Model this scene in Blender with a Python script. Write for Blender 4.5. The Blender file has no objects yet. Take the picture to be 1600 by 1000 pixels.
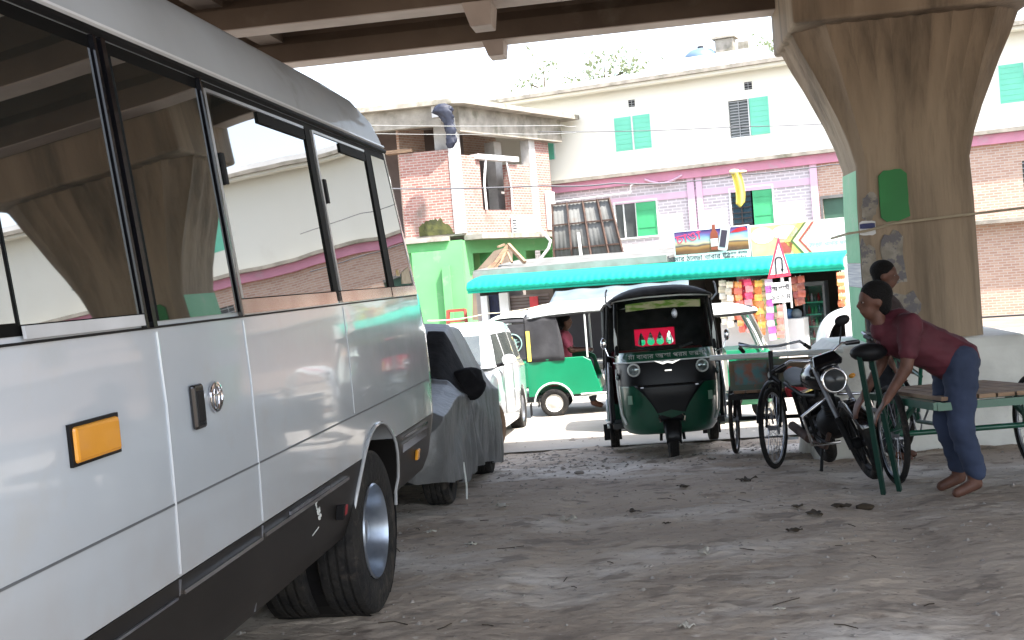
import bpy, bmesh, math, random
from mathutils import Vector, Matrix, noise
S = bpy.context.scene
C = S.collection
R = math.radians
rnd = random.Random(7)

# ------------------------------------------------------------ camera
CAM = Vector((0, 0, 1.53))
FPX = 1800.0
ROLL = R(4.7)
YAW = R(7.47)
PITCH = R(-2.1)
F = Vector((-math.sin(YAW) * math.cos(PITCH), math.cos(YAW) * math.cos(PITCH), math.sin(PITCH)))
R0 = F.cross(Vector((0, 0, 1))).normalized()
U0 = R0.cross(F).normalized()
RT = R0 * math.cos(ROLL) - U0 * math.sin(ROLL)
UP = R0 * math.sin(ROLL) + U0 * math.cos(ROLL)
cam_d = bpy.data.cameras.new('camera')
cam_d.sensor_width = 36
cam_d.lens = FPX / 1600 * 36
cam_d.clip_start = 0.05
cam_d.clip_end = 3000
cam = bpy.data.objects.new('camera', cam_d)
C.objects.link(cam)
mw = Matrix((RT, UP, -F)).transposed().to_4x4()
mw.translation = CAM
cam.matrix_world = mw
S.camera = cam

# ------------------------------------------------------------ world, sun, exposure
SUN_EL, SUN_AZ = R(58), R(128)      # azimuth: clockwise from +Y, so the sun stands behind the camera to the right
w = bpy.data.worlds.new('World')
S.world = w
w.use_nodes = True
nt = w.node_tree
sky = nt.nodes.new('ShaderNodeTexSky')
sky.sky_type = 'NISHITA'
sky.sun_disc = False
sky.sun_elevation = SUN_EL
sky.sun_rotation = SUN_AZ
sky.air_density = 1.0
sky.dust_density = 2.0
sky.ozone_density = 0.6
bg = nt.nodes['Background']
bg.inputs['Strength'].default_value = 0.15
hs = nt.nodes.new('ShaderNodeHueSaturation')
hs.inputs['Saturation'].default_value = .6      # milky humid sky
nt.links.new(sky.outputs[0], hs.inputs['Color'])
nt.links.new(hs.outputs[0], bg.inputs[0])
sd = bpy.data.lights.new('sun', 'SUN')
sd.energy = 3.4
sd.angle = R(1.2)
sd.color = (1.0, 0.95, 0.88)
sun = bpy.data.objects.new('sun', sd)
C.objects.link(sun)
sdir = Vector((math.sin(SUN_AZ) * math.cos(SUN_EL), math.cos(SUN_AZ) * math.cos(SUN_EL), math.sin(SUN_EL)))
sun.rotation_euler = sdir.to_track_quat('Z', 'Y').to_euler()
S.view_settings.view_transform = 'Standard'
S.view_settings.look = 'None'
S.view_settings.exposure = 2.25
S.view_settings.gamma = 1.0
S.cycles.max_bounces = 8
S.cycles.diffuse_bounces = 5

def at(px, py, Y):
    """world point seen at photo pixel (px, py) on the plane y = Y"""
    d = F * FPX + RT * (px - 800) + UP * (500 - py)
    return CAM + d * (Y / d.y)

# ------------------------------------------------------------ mesh builder
class MB:
    def __init__(s, mat=None):
        s.v = []; s.f = []; s.m = mat or Matrix.Identity(4)
    def add(s, vs, fs):
        k = len(s.v)
        s.v += [s.m @ Vector(p) for p in vs]
        s.f += [[i + k for i in f] for f in fs]
        return s
    def box(s, x0, x1, y0, y1, z0, z1):
        return s.add([(x0,y0,z0),(x1,y0,z0),(x1,y1,z0),(x0,y1,z0),(x0,y0,z1),(x1,y0,z1),(x1,y1,z1),(x0,y1,z1)],
                     [(0,3,2,1),(4,5,6,7),(0,1,5,4),(1,2,6,5),(2,3,7,6),(3,0,4,7)])
    def obox(s, c, size, M=None):
        M = M or Matrix.Identity(3)
        c = Vector(c); h = Vector(size) / 2
        vs = [c + M @ Vector((sx*h.x, sy*h.y, sz*h.z)) for sz in (-1,1) for sx, sy in ((-1,-1),(1,-1),(1,1),(-1,1))]
        return s.add(vs, [(0,3,2,1),(4,5,6,7),(0,1,5,4),(1,2,6,5),(2,3,7,6),(3,0,4,7)])
    def beam(s, a, b, w, h=None):
        a, b = Vector(a), Vector(b); h = h or w
        d = (b - a).normalized()
        q = d.to_track_quat('Z', 'Y').to_matrix()
        return s.obox((a + b) / 2, (w, h, (b - a).length), q)
    def loft(s, rings, closed=True, cap=True):
        n = len(rings[0]); vs = [p for r in rings for p in r]; fs = []
        for k in range(len(rings) - 1):
            for i in range(n if closed else n - 1):
                j = (i + 1) % n
                fs.append((k*n+i, k*n+j, (k+1)*n+j, (k+1)*n+i))
        if cap and closed:
            fs.append(tuple(range(n))[::-1]); fs.append(tuple(range((len(rings)-1)*n, len(rings)*n)))
        return s.add(vs, fs)
    def cyl(s, a, b, r0, r1=None, n=12, cap=True):
        r1 = r0 if r1 is None else r1
        a, b = Vector(a), Vector(b)
        q = (b - a).normalized().to_track_quat('Z', 'Y').to_matrix()
        ring = lambda c, r: [c + q @ Vector((r*math.cos(t), r*math.sin(t), 0)) for t in [2*math.pi*i/n for i in range(n)]]
        return s.loft([ring(a, r0), ring(b, r1)], True, cap)
    def tube(s, pts, r, n=8, closed=False):
        pts = [Vector(p) for p in pts]
        N = len(pts); rings = []
        up = None
        for i, p in enumerate(pts):
            if closed: d = pts[(i+1) % N] - pts[i-1]
            else: d = pts[min(i+1, N-1)] - pts[max(i-1, 0)]
            d.normalize()
            if up is None: up = d.orthogonal().normalized()
            up = (up - d * up.dot(d)).normalized()
            sd_ = d.cross(up)
            rr = r[i] if isinstance(r, (list, tuple)) else r
            rings.append([p + (up*math.cos(t) + sd_*math.sin(t))*rr for t in [2*math.pi*k/n for k in range(n)]])
        if closed:
            rings.append(rings[0]); return s.loft(rings, True, False)
        return s.loft(rings, True, True)
    def lathe(s, prof, o=(0,0,0), axis=(0,0,1), n=24, closed=False):
        """prof: (radius, distance along the axis)"""
        o = Vector(o); q = Vector(axis).normalized().to_track_quat('Z', 'Y').to_matrix()
        rings = []
        for r, t in prof:
            rings.append([o + q @ Vector((r*math.cos(a), r*math.sin(a), t)) for a in [2*math.pi*i/n for i in range(n)]])
        if closed: rings.append(rings[0])
        return s.loft(rings, True, False)
    def torus(s, o, axis, R_, r, n=28, m=8):
        return s.lathe([(R_ + r*math.cos(a), r*math.sin(a)) for a in [2*math.pi*i/m for i in range(m)]], o, axis, n, True)
    def ball(s, c, rx, ry=None, rz=None, n=12, M=None):
        ry = rx if ry is None else ry; rz = rx if rz is None else rz
        M = M or Matrix.Identity(3); c = Vector(c)
        rings = []
        m = max(5, n//2 + 1)
        for k in range(m + 1):
            ph = math.pi*(0.02 + 0.96*k/m)
            rings.append([c + M @ Vector((rx*math.sin(ph)*math.cos(t), ry*math.sin(ph)*math.sin(t), -rz*math.cos(ph))) for t in [2*math.pi*i/n for i in range(n)]])
        return s.loft(rings, True, True)
    def prism(s, poly, ax, a, b):
        """poly: 2D outline in the plane across axis ax ('x': (y,z), 'y': (x,z), 'z': (x,y))"""
        def P(p, t):
            return {'x': (t, p[0], p[1]), 'y': (p[0], t, p[1]), 'z': (p[0], p[1], t)}[ax]
        n = len(poly)
        vs = [P(p, a) for p in poly] + [P(p, b) for p in poly]
        return s.add(vs, [tuple(range(n))[::-1], tuple(range(n, 2*n))] + [(i, (i+1) % n, n+(i+1) % n, n+i) for i in range(n)])
    def sheet(s, f, nu, nv):
        vs = [f(i/nu, j/nv) for j in range(nv+1) for i in range(nu+1)]
        return s.add(vs, [(j*(nu+1)+i, j*(nu+1)+i+1, (j+1)*(nu+1)+i+1, (j+1)*(nu+1)+i) for j in range(nv) for i in range(nu)])
    def build(s, name, mat, parent=None, smooth=None, bevel=0, seg=2, solid=0, sub=0):
        me = bpy.data.meshes.new(name)
        me.from_pydata([tuple(v) for v in s.v], [], s.f)
        bm = bmesh.new(); bm.from_mesh(me)
        if not solid: bmesh.ops.recalc_face_normals(bm, faces=bm.faces)
        bm.to_mesh(me); bm.free()
        if smooth is not None:
            me.shade_smooth()
            if smooth < 180: me.set_sharp_from_angle(angle=R(smooth))
        for m_ in (mat if isinstance(mat, (list, tuple)) else [mat]): me.materials.append(m_)
        o = bpy.data.objects.new(name, me); C.objects.link(o)
        if parent is not None: o.parent = parent
        if solid:
            md = o.modifiers.new('solid', 'SOLIDIFY'); md.thickness = solid; md.offset = 0
        if sub:
            md = o.modifiers.new('sub', 'SUBSURF'); md.levels = sub; md.render_levels = sub
        if bevel:
            md = o.modifiers.new('bevel', 'BEVEL'); md.width = bevel; md.segments = seg; md.limit_method = 'ANGLE'; md.angle_limit = R(40)
        return o

def bake(o):
    """apply an object's modifiers to its mesh"""
    dg = bpy.context.evaluated_depsgraph_get()
    me = bpy.data.meshes.new_from_object(o.evaluated_get(dg))
    o.modifiers.clear(); o.data = me
    return o

def cut(o, mb):
    """subtract the shape in mb from o"""
    t = mb.build('cutter', o.data.materials[0], o.parent)
    md = o.modifiers.new('b', 'BOOLEAN'); md.object = t; md.operation = 'DIFFERENCE'; md.solver = 'EXACT'
    bpy.context.view_layer.update()
    bake(o)
    bpy.data.objects.remove(t)
    return o

def tag(o, label=None, cat=None, group=None, kind=None):
    if label: o['label'] = label
    if cat: o['category'] = cat
    if group: o['group'] = group
    if kind: o['kind'] = kind
    return o

def thing(name, label, cat, loc=(0,0,0), rz=0, group=None, rot=None):
    o = bpy.data.objects.new(name, None); C.objects.link(o)
    o.empty_display_size = .2
    o.location = loc
    o.rotation_euler = rot if rot else (0, 0, rz)
    return tag(o, label, cat, group)

def dup(o, parent=None):
    c = o.copy(); C.objects.link(c); c.parent = parent
    for ch in list(o.children): dup(ch, c)
    return c

def text(s_, size, name, mat, parent, loc, rot=(R(90), 0, 0), ext=.002, sx=1.0, label=None, shear=0):
    cu = bpy.data.curves.new(name, 'FONT'); cu.body = s_; cu.size = size; cu.extrude = ext
    cu.align_x = 'CENTER'; cu.align_y = 'CENTER'; cu.shear = shear
    t = bpy.data.objects.new('t', cu); C.objects.link(t)
    bpy.context.view_layer.update()
    me = bpy.data.meshes.new_from_object(t.evaluated_get(bpy.context.evaluated_depsgraph_get()))
    bpy.data.objects.remove(t)
    me.materials.clear(); me.materials.append(mat)
    o = bpy.data.objects.new(name, me); C.objects.link(o); o.parent = parent
    o.location = loc; o.rotation_euler = rot; o.scale = (sx, 1, 1)
    if label: o['label'] = label
    return o

# ------------------------------------------------------------ materials
def M(name, col, rough=.6, metal=0, col2=None, vs=3.0, var=.5, bump=0, bs=30.0, coat=0, spec=.5, ior=None, bd=.02,
      dirt=None, ds=1.2, dirt_lo=.5, dirt_hi=.65, trans=0, stretch=(1,1,1), det=6, emis=None, rvar=0, bdet=8):
    m = bpy.data.materials.new(name); m.use_nodes = True
    n = m.node_tree.nodes; l = m.node_tree.links
    b = n['Principled BSDF']
    b.inputs['Roughness'].default_value = rough
    b.inputs['Metallic'].default_value = metal
    b.inputs['Coat Weight'].default_value = coat
    b.inputs['Coat Roughness'].default_value = .04
    b.inputs['Specular IOR Level'].default_value = spec
    b.inputs['Transmission Weight'].default_value = trans
    if ior: b.inputs['IOR'].default_value = ior
    if emis:
        b.inputs['Emission Color'].default_value = (*emis[0], 1); b.inputs['Emission Strength'].default_value = emis[1]
    tc = n.new('ShaderNodeTexCoord'); mp = n.new('ShaderNodeMapping'); mp.inputs['Scale'].default_value = stretch
    l.new(tc.outputs['Object'], mp.inputs[0])
    if col2 is None: col2 = tuple(c*.8 for c in col)
    nz = n.new('ShaderNodeTexNoise'); nz.inputs['Scale'].default_value = vs; nz.inputs['Detail'].default_value = det
    l.new(mp.outputs[0], nz.inputs['Vector'])
    rp = n.new('ShaderNodeValToRGB')
    rp.color_ramp.elements[0].position = .5 - var/2*.6; rp.color_ramp.elements[0].color = (*col, 1)
    rp.color_ramp.elements[1].position = .5 + var/2*.6; rp.color_ramp.elements[1].color = (*col2, 1)
    l.new(nz.outputs['Fac'], rp.inputs[0])
    out = rp.outputs[0]
    if dirt:
        n2 = n.new('ShaderNodeTexNoise'); n2.inputs['Scale'].default_value = ds; n2.inputs['Detail'].default_value = 9; n2.inputs['Roughness'].default_value = .65
        l.new(mp.outputs[0], n2.inputs['Vector'])
        r2 = n.new('ShaderNodeMapRange'); r2.inputs[1].default_value = dirt_lo; r2.inputs[2].default_value = dirt_hi
        l.new(n2.outputs['Fac'], r2.inputs[0])
        mx = n.new('ShaderNodeMixRGB'); mx.inputs[2].default_value = (*dirt, 1)
        l.new(r2.outputs[0], mx.inputs[0]); l.new(out, mx.inputs[1]); out = mx.outputs[0]
    l.new(out, b.inputs['Base Color'])
    if rvar:
        r3 = n.new('ShaderNodeMapRange'); r3.inputs[3].default_value = max(0, rough-rvar); r3.inputs[4].default_value = rough+rvar
        l.new(nz.outputs['Fac'], r3.inputs[0]); l.new(r3.outputs[0], b.inputs['Roughness'])
    if bump:
        n3 = n.new('ShaderNodeTexNoise'); n3.inputs['Scale'].default_value = bs; n3.inputs['Detail'].default_value = bdet
        l.new(mp.outputs[0], n3.inputs['Vector'])
        bp = n.new('ShaderNodeBump'); bp.inputs['Strength'].default_value = bump; bp.inputs['Distance'].default_value = bd
        l.new(n3.outputs['Fac'], bp.inputs['Height']); l.new(bp.outputs[0], b.inputs['Normal'])
        if coat: l.new(bp.outputs[0], b.inputs['Coat Normal'])
    return m

def brick_mat(name, c1, c2, mortar, sw=.25, sh=.075, ms=.012, dirt=None, lo=.5, hi=.7):
    """bricks in the object's x-z plane (walls built as local x, z)"""
    m = M(name, c1, .9, bump=.4, bs=40)
    n = m.node_tree.nodes; l = m.node_tree.links; b = n['Principled BSDF']
    tc = n.new('ShaderNodeTexCoord'); sx = n.new('ShaderNodeSeparateXYZ'); cx = n.new('ShaderNodeCombineXYZ')
    ad = n.new('ShaderNodeMath'); ad.operation = 'ADD'
    l.new(tc.outputs['Object'], sx.inputs[0])
    l.new(sx.outputs[0], ad.inputs[0]); l.new(sx.outputs[1], ad.inputs[1])
    l.new(ad.outputs[0], cx.inputs[0]); l.new(sx.outputs[2], cx.inputs[1])
    bt = n.new('ShaderNodeTexBrick'); bt.inputs['Scale'].default_value = 1
    bt.inputs['Color1'].default_value = (*c1, 1); bt.inputs['Color2'].default_value = (*c2, 1); bt.inputs['Mortar'].default_value = (*mortar, 1)
    bt.inputs['Brick Width'].default_value = sw; bt.inputs['Row Height'].default_value = sh; bt.inputs['Mortar Size'].default_value = ms
    l.new(cx.outputs[0], bt.inputs['Vector'])
    out = bt.outputs['Color']
    if dirt:
        nz = n.new('ShaderNodeTexNoise'); nz.inputs['Scale'].default_value = 1.1; nz.inputs['Detail'].default_value = 10
        l.new(tc.outputs['Object'], nz.inputs['Vector'])
        mr = n.new('ShaderNodeMapRange'); mr.inputs[1].default_value = lo; mr.inputs[2].default_value = hi
        l.new(nz.outputs['Fac'], mr.inputs[0])
        mx = n.new('ShaderNodeMixRGB'); mx.inputs[2].default_value = (*dirt, 1)
        l.new(mr.outputs[0], mx.inputs[0]); l.new(out, mx.inputs[1]); out = mx.outputs[0]
    l.new(out, b.inputs['Base Color'])
    return m

m_conc = M('concrete', (.30,.25,.20), .85, col2=(.20,.165,.13), vs=1.5, bump=.3, bs=12, dirt=(.11,.085,.06), ds=.9, dirt_lo=.5, dirt_hi=.75)
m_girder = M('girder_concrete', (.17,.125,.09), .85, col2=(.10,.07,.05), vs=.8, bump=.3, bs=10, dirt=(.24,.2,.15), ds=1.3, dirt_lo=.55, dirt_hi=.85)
m_soffit = M('bounce_lit_concrete', (.55,.46,.40), .8, col2=(.42,.34,.29), vs=2)  # paler than the girders: bounce light off the road put into the colour
m_pier = M('pier_concrete', (.39,.30,.21), .85, col2=(.25,.185,.125), vs=2.2, var=.7, bump=.6, bs=14, dirt=(.09,.07,.05), ds=1.8, dirt_lo=.48, dirt_hi=.75, stretch=(1.6,1.6,.16), det=10)
m_whitepaint = M('whitewash', (.75,.75,.7), .8, col2=(.6,.6,.56), vs=3, bump=.3, bs=15, dirt=(.35,.33,.3), ds=2, dirt_lo=.6, dirt_hi=.8)
m_greenpaint = M('green_wall_paint', (.2,.55,.3), .6, col2=(.3,.62,.38), vs=2, bump=.2, dirt=(.5,.52,.45), ds=2, dirt_lo=.6, dirt_hi=.7)
m_green_dk = M('dark_green_paint', (.02,.22,.05), .6)
m_black = M('black_plastic', (.006,.006,.007), .55, spec=.2, col2=(.011,.011,.012), vs=5)
m_blackgloss = M('black_gloss', (.006,.006,.008), .18, coat=.5)
m_rubber = M('tyre_rubber', (.011,.011,.012), .85, spec=.25, col2=(.026,.024,.022), vs=9, bump=.5, bs=40, dirt=(.12,.10,.08), ds=6, dirt_lo=.55, dirt_hi=.8)
m_chrome = M('chrome', (.75,.75,.77), .12, metal=1, col2=(.6,.6,.62))
m_steel = M('dull_steel', (.42,.44,.48), .38, metal=.9, col2=(.25,.26,.3), vs=8)
m_rust = M('rusty_steel', (.09,.05,.035), .8, col2=(.05,.03,.025), vs=10)
m_white = M('white_paint', (.78,.79,.8), .35, coat=.3, col2=(.7,.71,.72), vs=1.5)
m_red = M('red_plastic', (.5,.02,.03), .35, col2=(.35,.01,.02))
m_amber = M('amber_lens', (.75,.33,.03), .25, coat=.5, col2=(.6,.24,.02))
m_textw = M('white_lettering', (.75,.78,.75), .6)
m_textk = M('black_lettering', (.03,.03,.04), .6)
m_lightgrey = M('pale_grey_plastic', (.6,.62,.64), .4)
m_glass = M('dark_window_glass', (.012,.016,.016), .015, spec=1.0, ior=2.7, col2=(.018,.024,.022), vs=.7, bump=.12, bs=1.3, bd=.03, bdet=.5)
m_wood = M('weathered_wood', (.3,.2,.12), .8, col2=(.18,.11,.07), vs=4, stretch=(1,1,6))

# ------------------------------------------------------------ ground
GP = [(-30,0),(5.9,0),(9.3,-.2),(12.3,-.52),(14,-.66),(18,-.74),(41,-.94),(400,-1.2)]
def gz(y):
    for (a, za), (b, zb) in zip(GP, GP[1:]):
        if y <= b:
            t = (y-a)/(b-a); t = max(0, t)
            return za + (zb-za)*t
    return GP[-1][1]
def gz_s(y):
    return (gz(y-.6)+gz(y-.3)+gz(y)+gz(y+.3)+gz(y+.6))/5
m_dirt = M('trodden_dirt', (.47,.395,.32), .95, col2=(.33,.27,.215), vs=1.1, var=.7, bump=.55, bs=16, bd=.03, dirt=(.62,.57,.515), ds=.5, dirt_lo=.5, dirt_hi=.62, stretch=(.8,1.25,1), det=12)
def _dirtfix(m):
    # small dark grit and pale specks on top of the broad patches
    n = m.node_tree.nodes; l = m.node_tree.links; b = n['Principled BSDF']
    src = b.inputs['Base Color'].links[0].from_socket
    mp = [x for x in n if x.bl_idname == 'ShaderNodeMapping'][0]
    for sc, lo, hi, col in ((7, .58, .70, (.19,.15,.12)), (30, .62, .7, (.11,.09,.075)), (22, .66, .72, (.6,.56,.5)), (3.1, .60, .64, (.2,.165,.135))):
        nz = n.new('ShaderNodeTexNoise'); nz.inputs['Scale'].default_value = sc; nz.inputs['Detail'].default_value = 6
        l.new(mp.outputs[0], nz.inputs['Vector'])
        mr = n.new('ShaderNodeMapRange'); mr.inputs[1].default_value = lo; mr.inputs[2].default_value = hi; mr.inputs[4].default_value = .7
        l.new(nz.outputs['Fac'], mr.inputs[0])
        mx = n.new('ShaderNodeMixRGB'); mx.inputs[2].default_value = (*col, 1)
        l.new(mr.outputs[0], mx.inputs[0]); l.new(src, mx.inputs[1]); src = mx.outputs[0]
    l.new(src, b.inputs['Base Color'])
_dirtfix(m_dirt)
def dirt_z(x, y):
    z = gz_s(y)
    p = Vector((x*.9, y*1.6, 0))
    a = .035 if y > 10.5 else .016
    if y > 14.3: a = .015
    z += a*noise.fractal(p*1.3, 1.0, 2.0, 4) + .012*noise.fractal(p*7, .9, 2.0, 3)
    z -= .03*math.exp(-((x-.9-.05*y)/.22)**2) + .02*math.exp(-((x+.6)/.2)**2)
    if y > 10.5 and y < 14: z += .03*noise.noise(Vector((x*2.5, y*5, 3)))
    return z
g = MB()
g.sheet(lambda u, v: (lambda x, y: (x, y, dirt_z(x, y)))(-3.5 + 9*u, 3.6 + 12.6*v), 270, 420)
tag(g.build('ground', m_dirt, smooth=180), kind='structure')
g = MB()
xs = [-300,-60,-20,-8,-3.5]; 
def flat(x0, x1, y0, y1, dz, nx, ny, nm, mat):
    g = MB(); g.sheet(lambda u, v: (x0+(x1-x0)*u, y0+(y1-y0)*v, gz_s(y0+(y1-y0)*v)+dz), nx, ny)
    return tag(g.build(nm, mat, smooth=180), kind='structure')
m_soil = M('dusty_soil', (.24,.2,.16), .95, col2=(.16,.13,.11), vs=.8, bump=.6, bs=12)
m_road = M('sunlit_dusty_road', (.40,.37,.33), .9, col2=(.32,.29,.26), vs=.6, bump=.3, bs=25, dirt=(.25,.22,.19), ds=.5, dirt_lo=.55, dirt_hi=.75, stretch=(.4,1.5,1))
flat(-300, 300, -80, 500, -.09, 2, 290, 'soil', m_soil)
flat(-60, 60, 14.2, 27.5, .012, 2, 60, 'road', m_road)
flat(-60, 60, 27.5, 30.2, .10, 2, 8, 'pavement', M('pavement_concrete', (.36,.34,.31), .9))

# ------------------------------------------------------------ flyover deck
fly = thing('flyover_deck', 'concrete flyover deck overhead carried on parallel brown girders', 'flyover', (0,12,4.9))
g = MB(); g.box(-26,26,-12.6,.75,0,.28); g.box(-26,26,.5,.75,.28,1.0)
g.build('deck_slab', m_girder, fly)
for i, yn in enumerate((12.0, 10.3, 8.6, 6.9, 5.2, 3.5, 1.8, .1)):
    g = MB(); y = yn-12
    g.prism([(y,-.88),(y+.33,-.88),(y+.33,-.70),(y+.25,-.60),(y+.25,-.004),(y+.08,-.004),(y+.08,-.60),(y,-.70)], 'x', -26, 26 if i else 26)
    o = g.build('girder', m_girder, fly)
    s_ = MB(); s_.box(-26,26,y+.004,y+.326,-.892,-.882); s_.build('girder_soffit', m_soffit, o)  # thin strip carrying the bounce-lit tone
for (px, pw, Y, ztop, zb) in ((752, 44, 10.3, 4.01, 3.80), (772, 32, 12.0, 4.01, 3.85)):
    c = at(px, 60, Y)
    w2 = pw/1800*Y/2
    g = MB(); x = c.x
    g.loft([[(x-w2*.72, Y+.0-12, zb-4.9),(x+w2*.8, Y-12, zb-4.9),(x+w2*.8, Y+.3-12, zb-4.9),(x-w2*.72, Y+.3-12, zb-4.9)],
            [(x-w2*1.2, Y-.05-12, ztop-4.9),(x+w2*.95, Y-.05-12, ztop-4.9),(x+w2*.95, Y+.36-12, ztop-4.9),(x-w2*1.2, Y+.36-12, ztop-4.9)]])
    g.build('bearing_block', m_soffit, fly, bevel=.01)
for x in (-14,-9,-4,3.2,8,13):
    g = MB()
    for k in range(5): g.box(x, x+.25, -10.2+1.7*k+1.95, -10.2+1.7*k+3.3, -.7, -.004)
    g.build('cross_beam', m_girder, fly)

# ------------------------------------------------------------ pier
pier = thing('flyover_pier', 'flared fluted concrete pier with green painted edge and torn posters', 'pier', (0,0,0))
lev = [(1320,330),(1318,270),(1306,235),(1290,200),(1275,172),(1258,140),(1240,110),(1224,80)]
pl = [at(px, py, 12.0) for px, py in lev]
zt = 4.02
prof = [(at(1333,520,12.0).x, -1.0)] + [(at(1326,420,12.0).x, at(1326,420,12.0).z)] + [(p.x, p.z) for p in pl] + [(pl[-1].x-.02, zt-.42)]
XC = 2.42
def pier_ring(xl, z, flare):
    hw = XC - xl
    yn = 11.15 - flare*.35; yf = 12.15 + flare*.25
    pts = []
    # front face with shallow flutes, left side, back, right
    N = 32
    ch = .08+.30*flare
    base_l = Vector((xl, yn+.10)); 
    for i in range(N+1):
        t = i/N; x = xl+ch + (2*hw-2*ch)*t
        fl = .05*abs(math.sin(t*math.pi*8))*min(1, flare*2)
        pts.append((x, yn + fl, z))
    for i in range(7):
        t = i/6; pts.append((xl+2*hw - .03*math.sin(t*math.pi*3)**2*min(1,flare*2), yn+ch+(yf-yn-ch-.1)*t, z))
    for i in range(N+1):
        t = 1-i/N; pts.append((xl+.1+(2*hw-.2)*t, yf, z))
    for i in range(13):
        t = 1-i/12; pts.append((xl + .055*abs(math.sin(t*math.pi*3))*min(1,flare*2), yn+ch+(yf-yn-ch-.1)*t, z))
    for i in range(1,8):
        t = i/8; pts.append((xl+ch*t+.03*math.sin(t*math.pi)*min(1,flare*2), yn+ch*(1-t)+.03*math.sin(t*math.pi)*min(1,flare*2), z))
    return pts
x_base = prof[0][0]
rings = []
fine = []
for (xa, za), (xb, zb) in zip(prof, prof[1:]):
    n_ = max(1, int((zb-za)/.12))
    for k in range(n_): fine.append((xa+(xb-xa)*k/n_, za+(zb-za)*k/n_))
fine.append(prof[-1])
for (xl, z) in fine:
    rings.append(pier_ring(xl, z, max(0, min(1, (x_base-xl)/.75))))
g = MB(); g.loft(rings); g.build('pier_shaft', m_pier, pier, smooth=50)
xt = prof[-1][0]
g = MB(); g.box(xt-.03, 2*XC-xt+.03, 10.7, 12.45, zt-.42, zt+.9); g.build('pier_cap', m_pier, pier, bevel=.03)
# green painted left edge, white poster, torn paper
zA, zB, zC = at(1325,268,11.6).z, at(1325,412,11.6).z, at(1325,450,11.6).z
def edge_skin(z0, z1, name, mat, yend=12.05, d=.004):
    g = MB()
    N = 12
    def xl_at(z):
        for (xa, za), (xb, zb) in zip(prof, prof[1:]):
            if za <= z <= zb: return xa+(xb-xa)*(z-za)/(zb-za)
        return xt
    g.sheet(lambda u, v: (xl_at(z0+(z1-z0)*v)-d, 11.25+(yend-11.25)*u, z0+(z1-z0)*v), 2, N)
    return g.build(name, mat, pier)
m_poster = M('torn_poster_paper', (.36,.33,.28), .9, col2=(.2,.18,.15), vs=7, bump=.4, dirt=(.16,.15,.16), ds=9, dirt_lo=.5, dirt_hi=.55)
edge_skin(-.42, zC, 'green_stripe', m_greenpaint)
edge_skin(zB, zA-.02, 'green_stripe', m_greenpaint)
edge_skin(zC+.003, zB-.003, 'pasted_notice', M('pasted_notice_paper', (.8,.8,.78), .8, col2=(.5,.5,.55), vs=14, stretch=(1,.1,6)), d=.006)
g = MB()
def face_patch(px0, py0, px1, py1, dy=.006, jag=0, seed=1):
    r = random.Random(seed)
    cx, cy = (px0+px1)/2, (py0+py1)/2; c = at(cx, cy, 11.145); w_ = abs(px1-px0)/1800*11.1; h_ = abs(py1-py0)/1800*11.1
    pts = []
    for k in range(18):
        a = 2*math.pi*k/18; ca, sa = math.cos(a), math.sin(a)
        q = max(abs(ca), abs(sa)); j = 1 - jag*r.random()
        pts.append((c.x+ca/q*w_/2*j, c.z+sa/q*h_/2*j))
    return pts
for i, (a, mt, nm, jag) in enumerate((((1343,345,1368,368), M('white_sticker_paper', (.75,.75,.75), .7), 'pasted_sticker', .1),
        ((1345,300,1372,345), m_poster, 'torn_poster', .4), ((1345,372,1372,470), m_poster, 'torn_poster', .3),
        ((1375,360,1415,450), m_poster, 'torn_poster', .3), ((1385,455,1440,520), m_poster, 'torn_poster', .4))):
    g = MB(); g.prism(face_patch(*a, jag=jag, seed=i+3), 'y', 11.140-.002*i, 11.155); g.build(nm, mt, pier)
g = MB(); g.prism(face_patch(1344,349,1366,357), 'y', 11.128, 11.139); g.build('sticker_band', M('navy_ink', (.03,.04,.15), .6), pier)
g = MB(); g.prism(face_patch(1374,266,1418,345, jag=.08, seed=12), 'y', 11.125, 11.152); g.build('green_patch', m_green_dk, pier)
# whitewashed plinth widening to the ground
p0, p1, p2 = at(1300,545,11.0), at(1334,540,11.0), at(1366,650,11.0)
g = MB()
zg = -.75
g.loft([[(p0.x-.25, 10.75, zg),(2*XC-p0.x+.25, 10.75, zg),(2*XC-p0.x+.25, 12.5, zg),(p0.x-.25, 12.5, zg)],
        [(p0.x-.05, 10.95, p0.z-.08),(2*XC-p0.x+.05, 10.95, p0.z-.08),(2*XC-p0.x+.05, 12.35, p0.z-.08),(p0.x-.05, 12.35, p0.z-.08)],
        [(p1.x-.12, 11.0, p1.z),(2*XC-p1.x+.12, 11.0, p1.z),(2*XC-p1.x+.12, 12.3, p1.z),(p1.x-.12, 12.3, p1.z)]])
g.build('plinth', m_whitepaint, pier, bevel=.03)
g = MB(); a, b = at(1336,364,11.05), at(1400,352,11.05)
g.tube([(a.x-.05,12.2,a.z-.02),(a.x-.06,11.1,a.z),(a.x+.1,11.08,a.z+.01),(b.x,11.08,b.z+.02),(b.x+2.2,11.08,b.z+.1)], .012, 6)
g.build('tied_rope', M('jute_rope', (.45,.38,.27), .9), pier)
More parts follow.
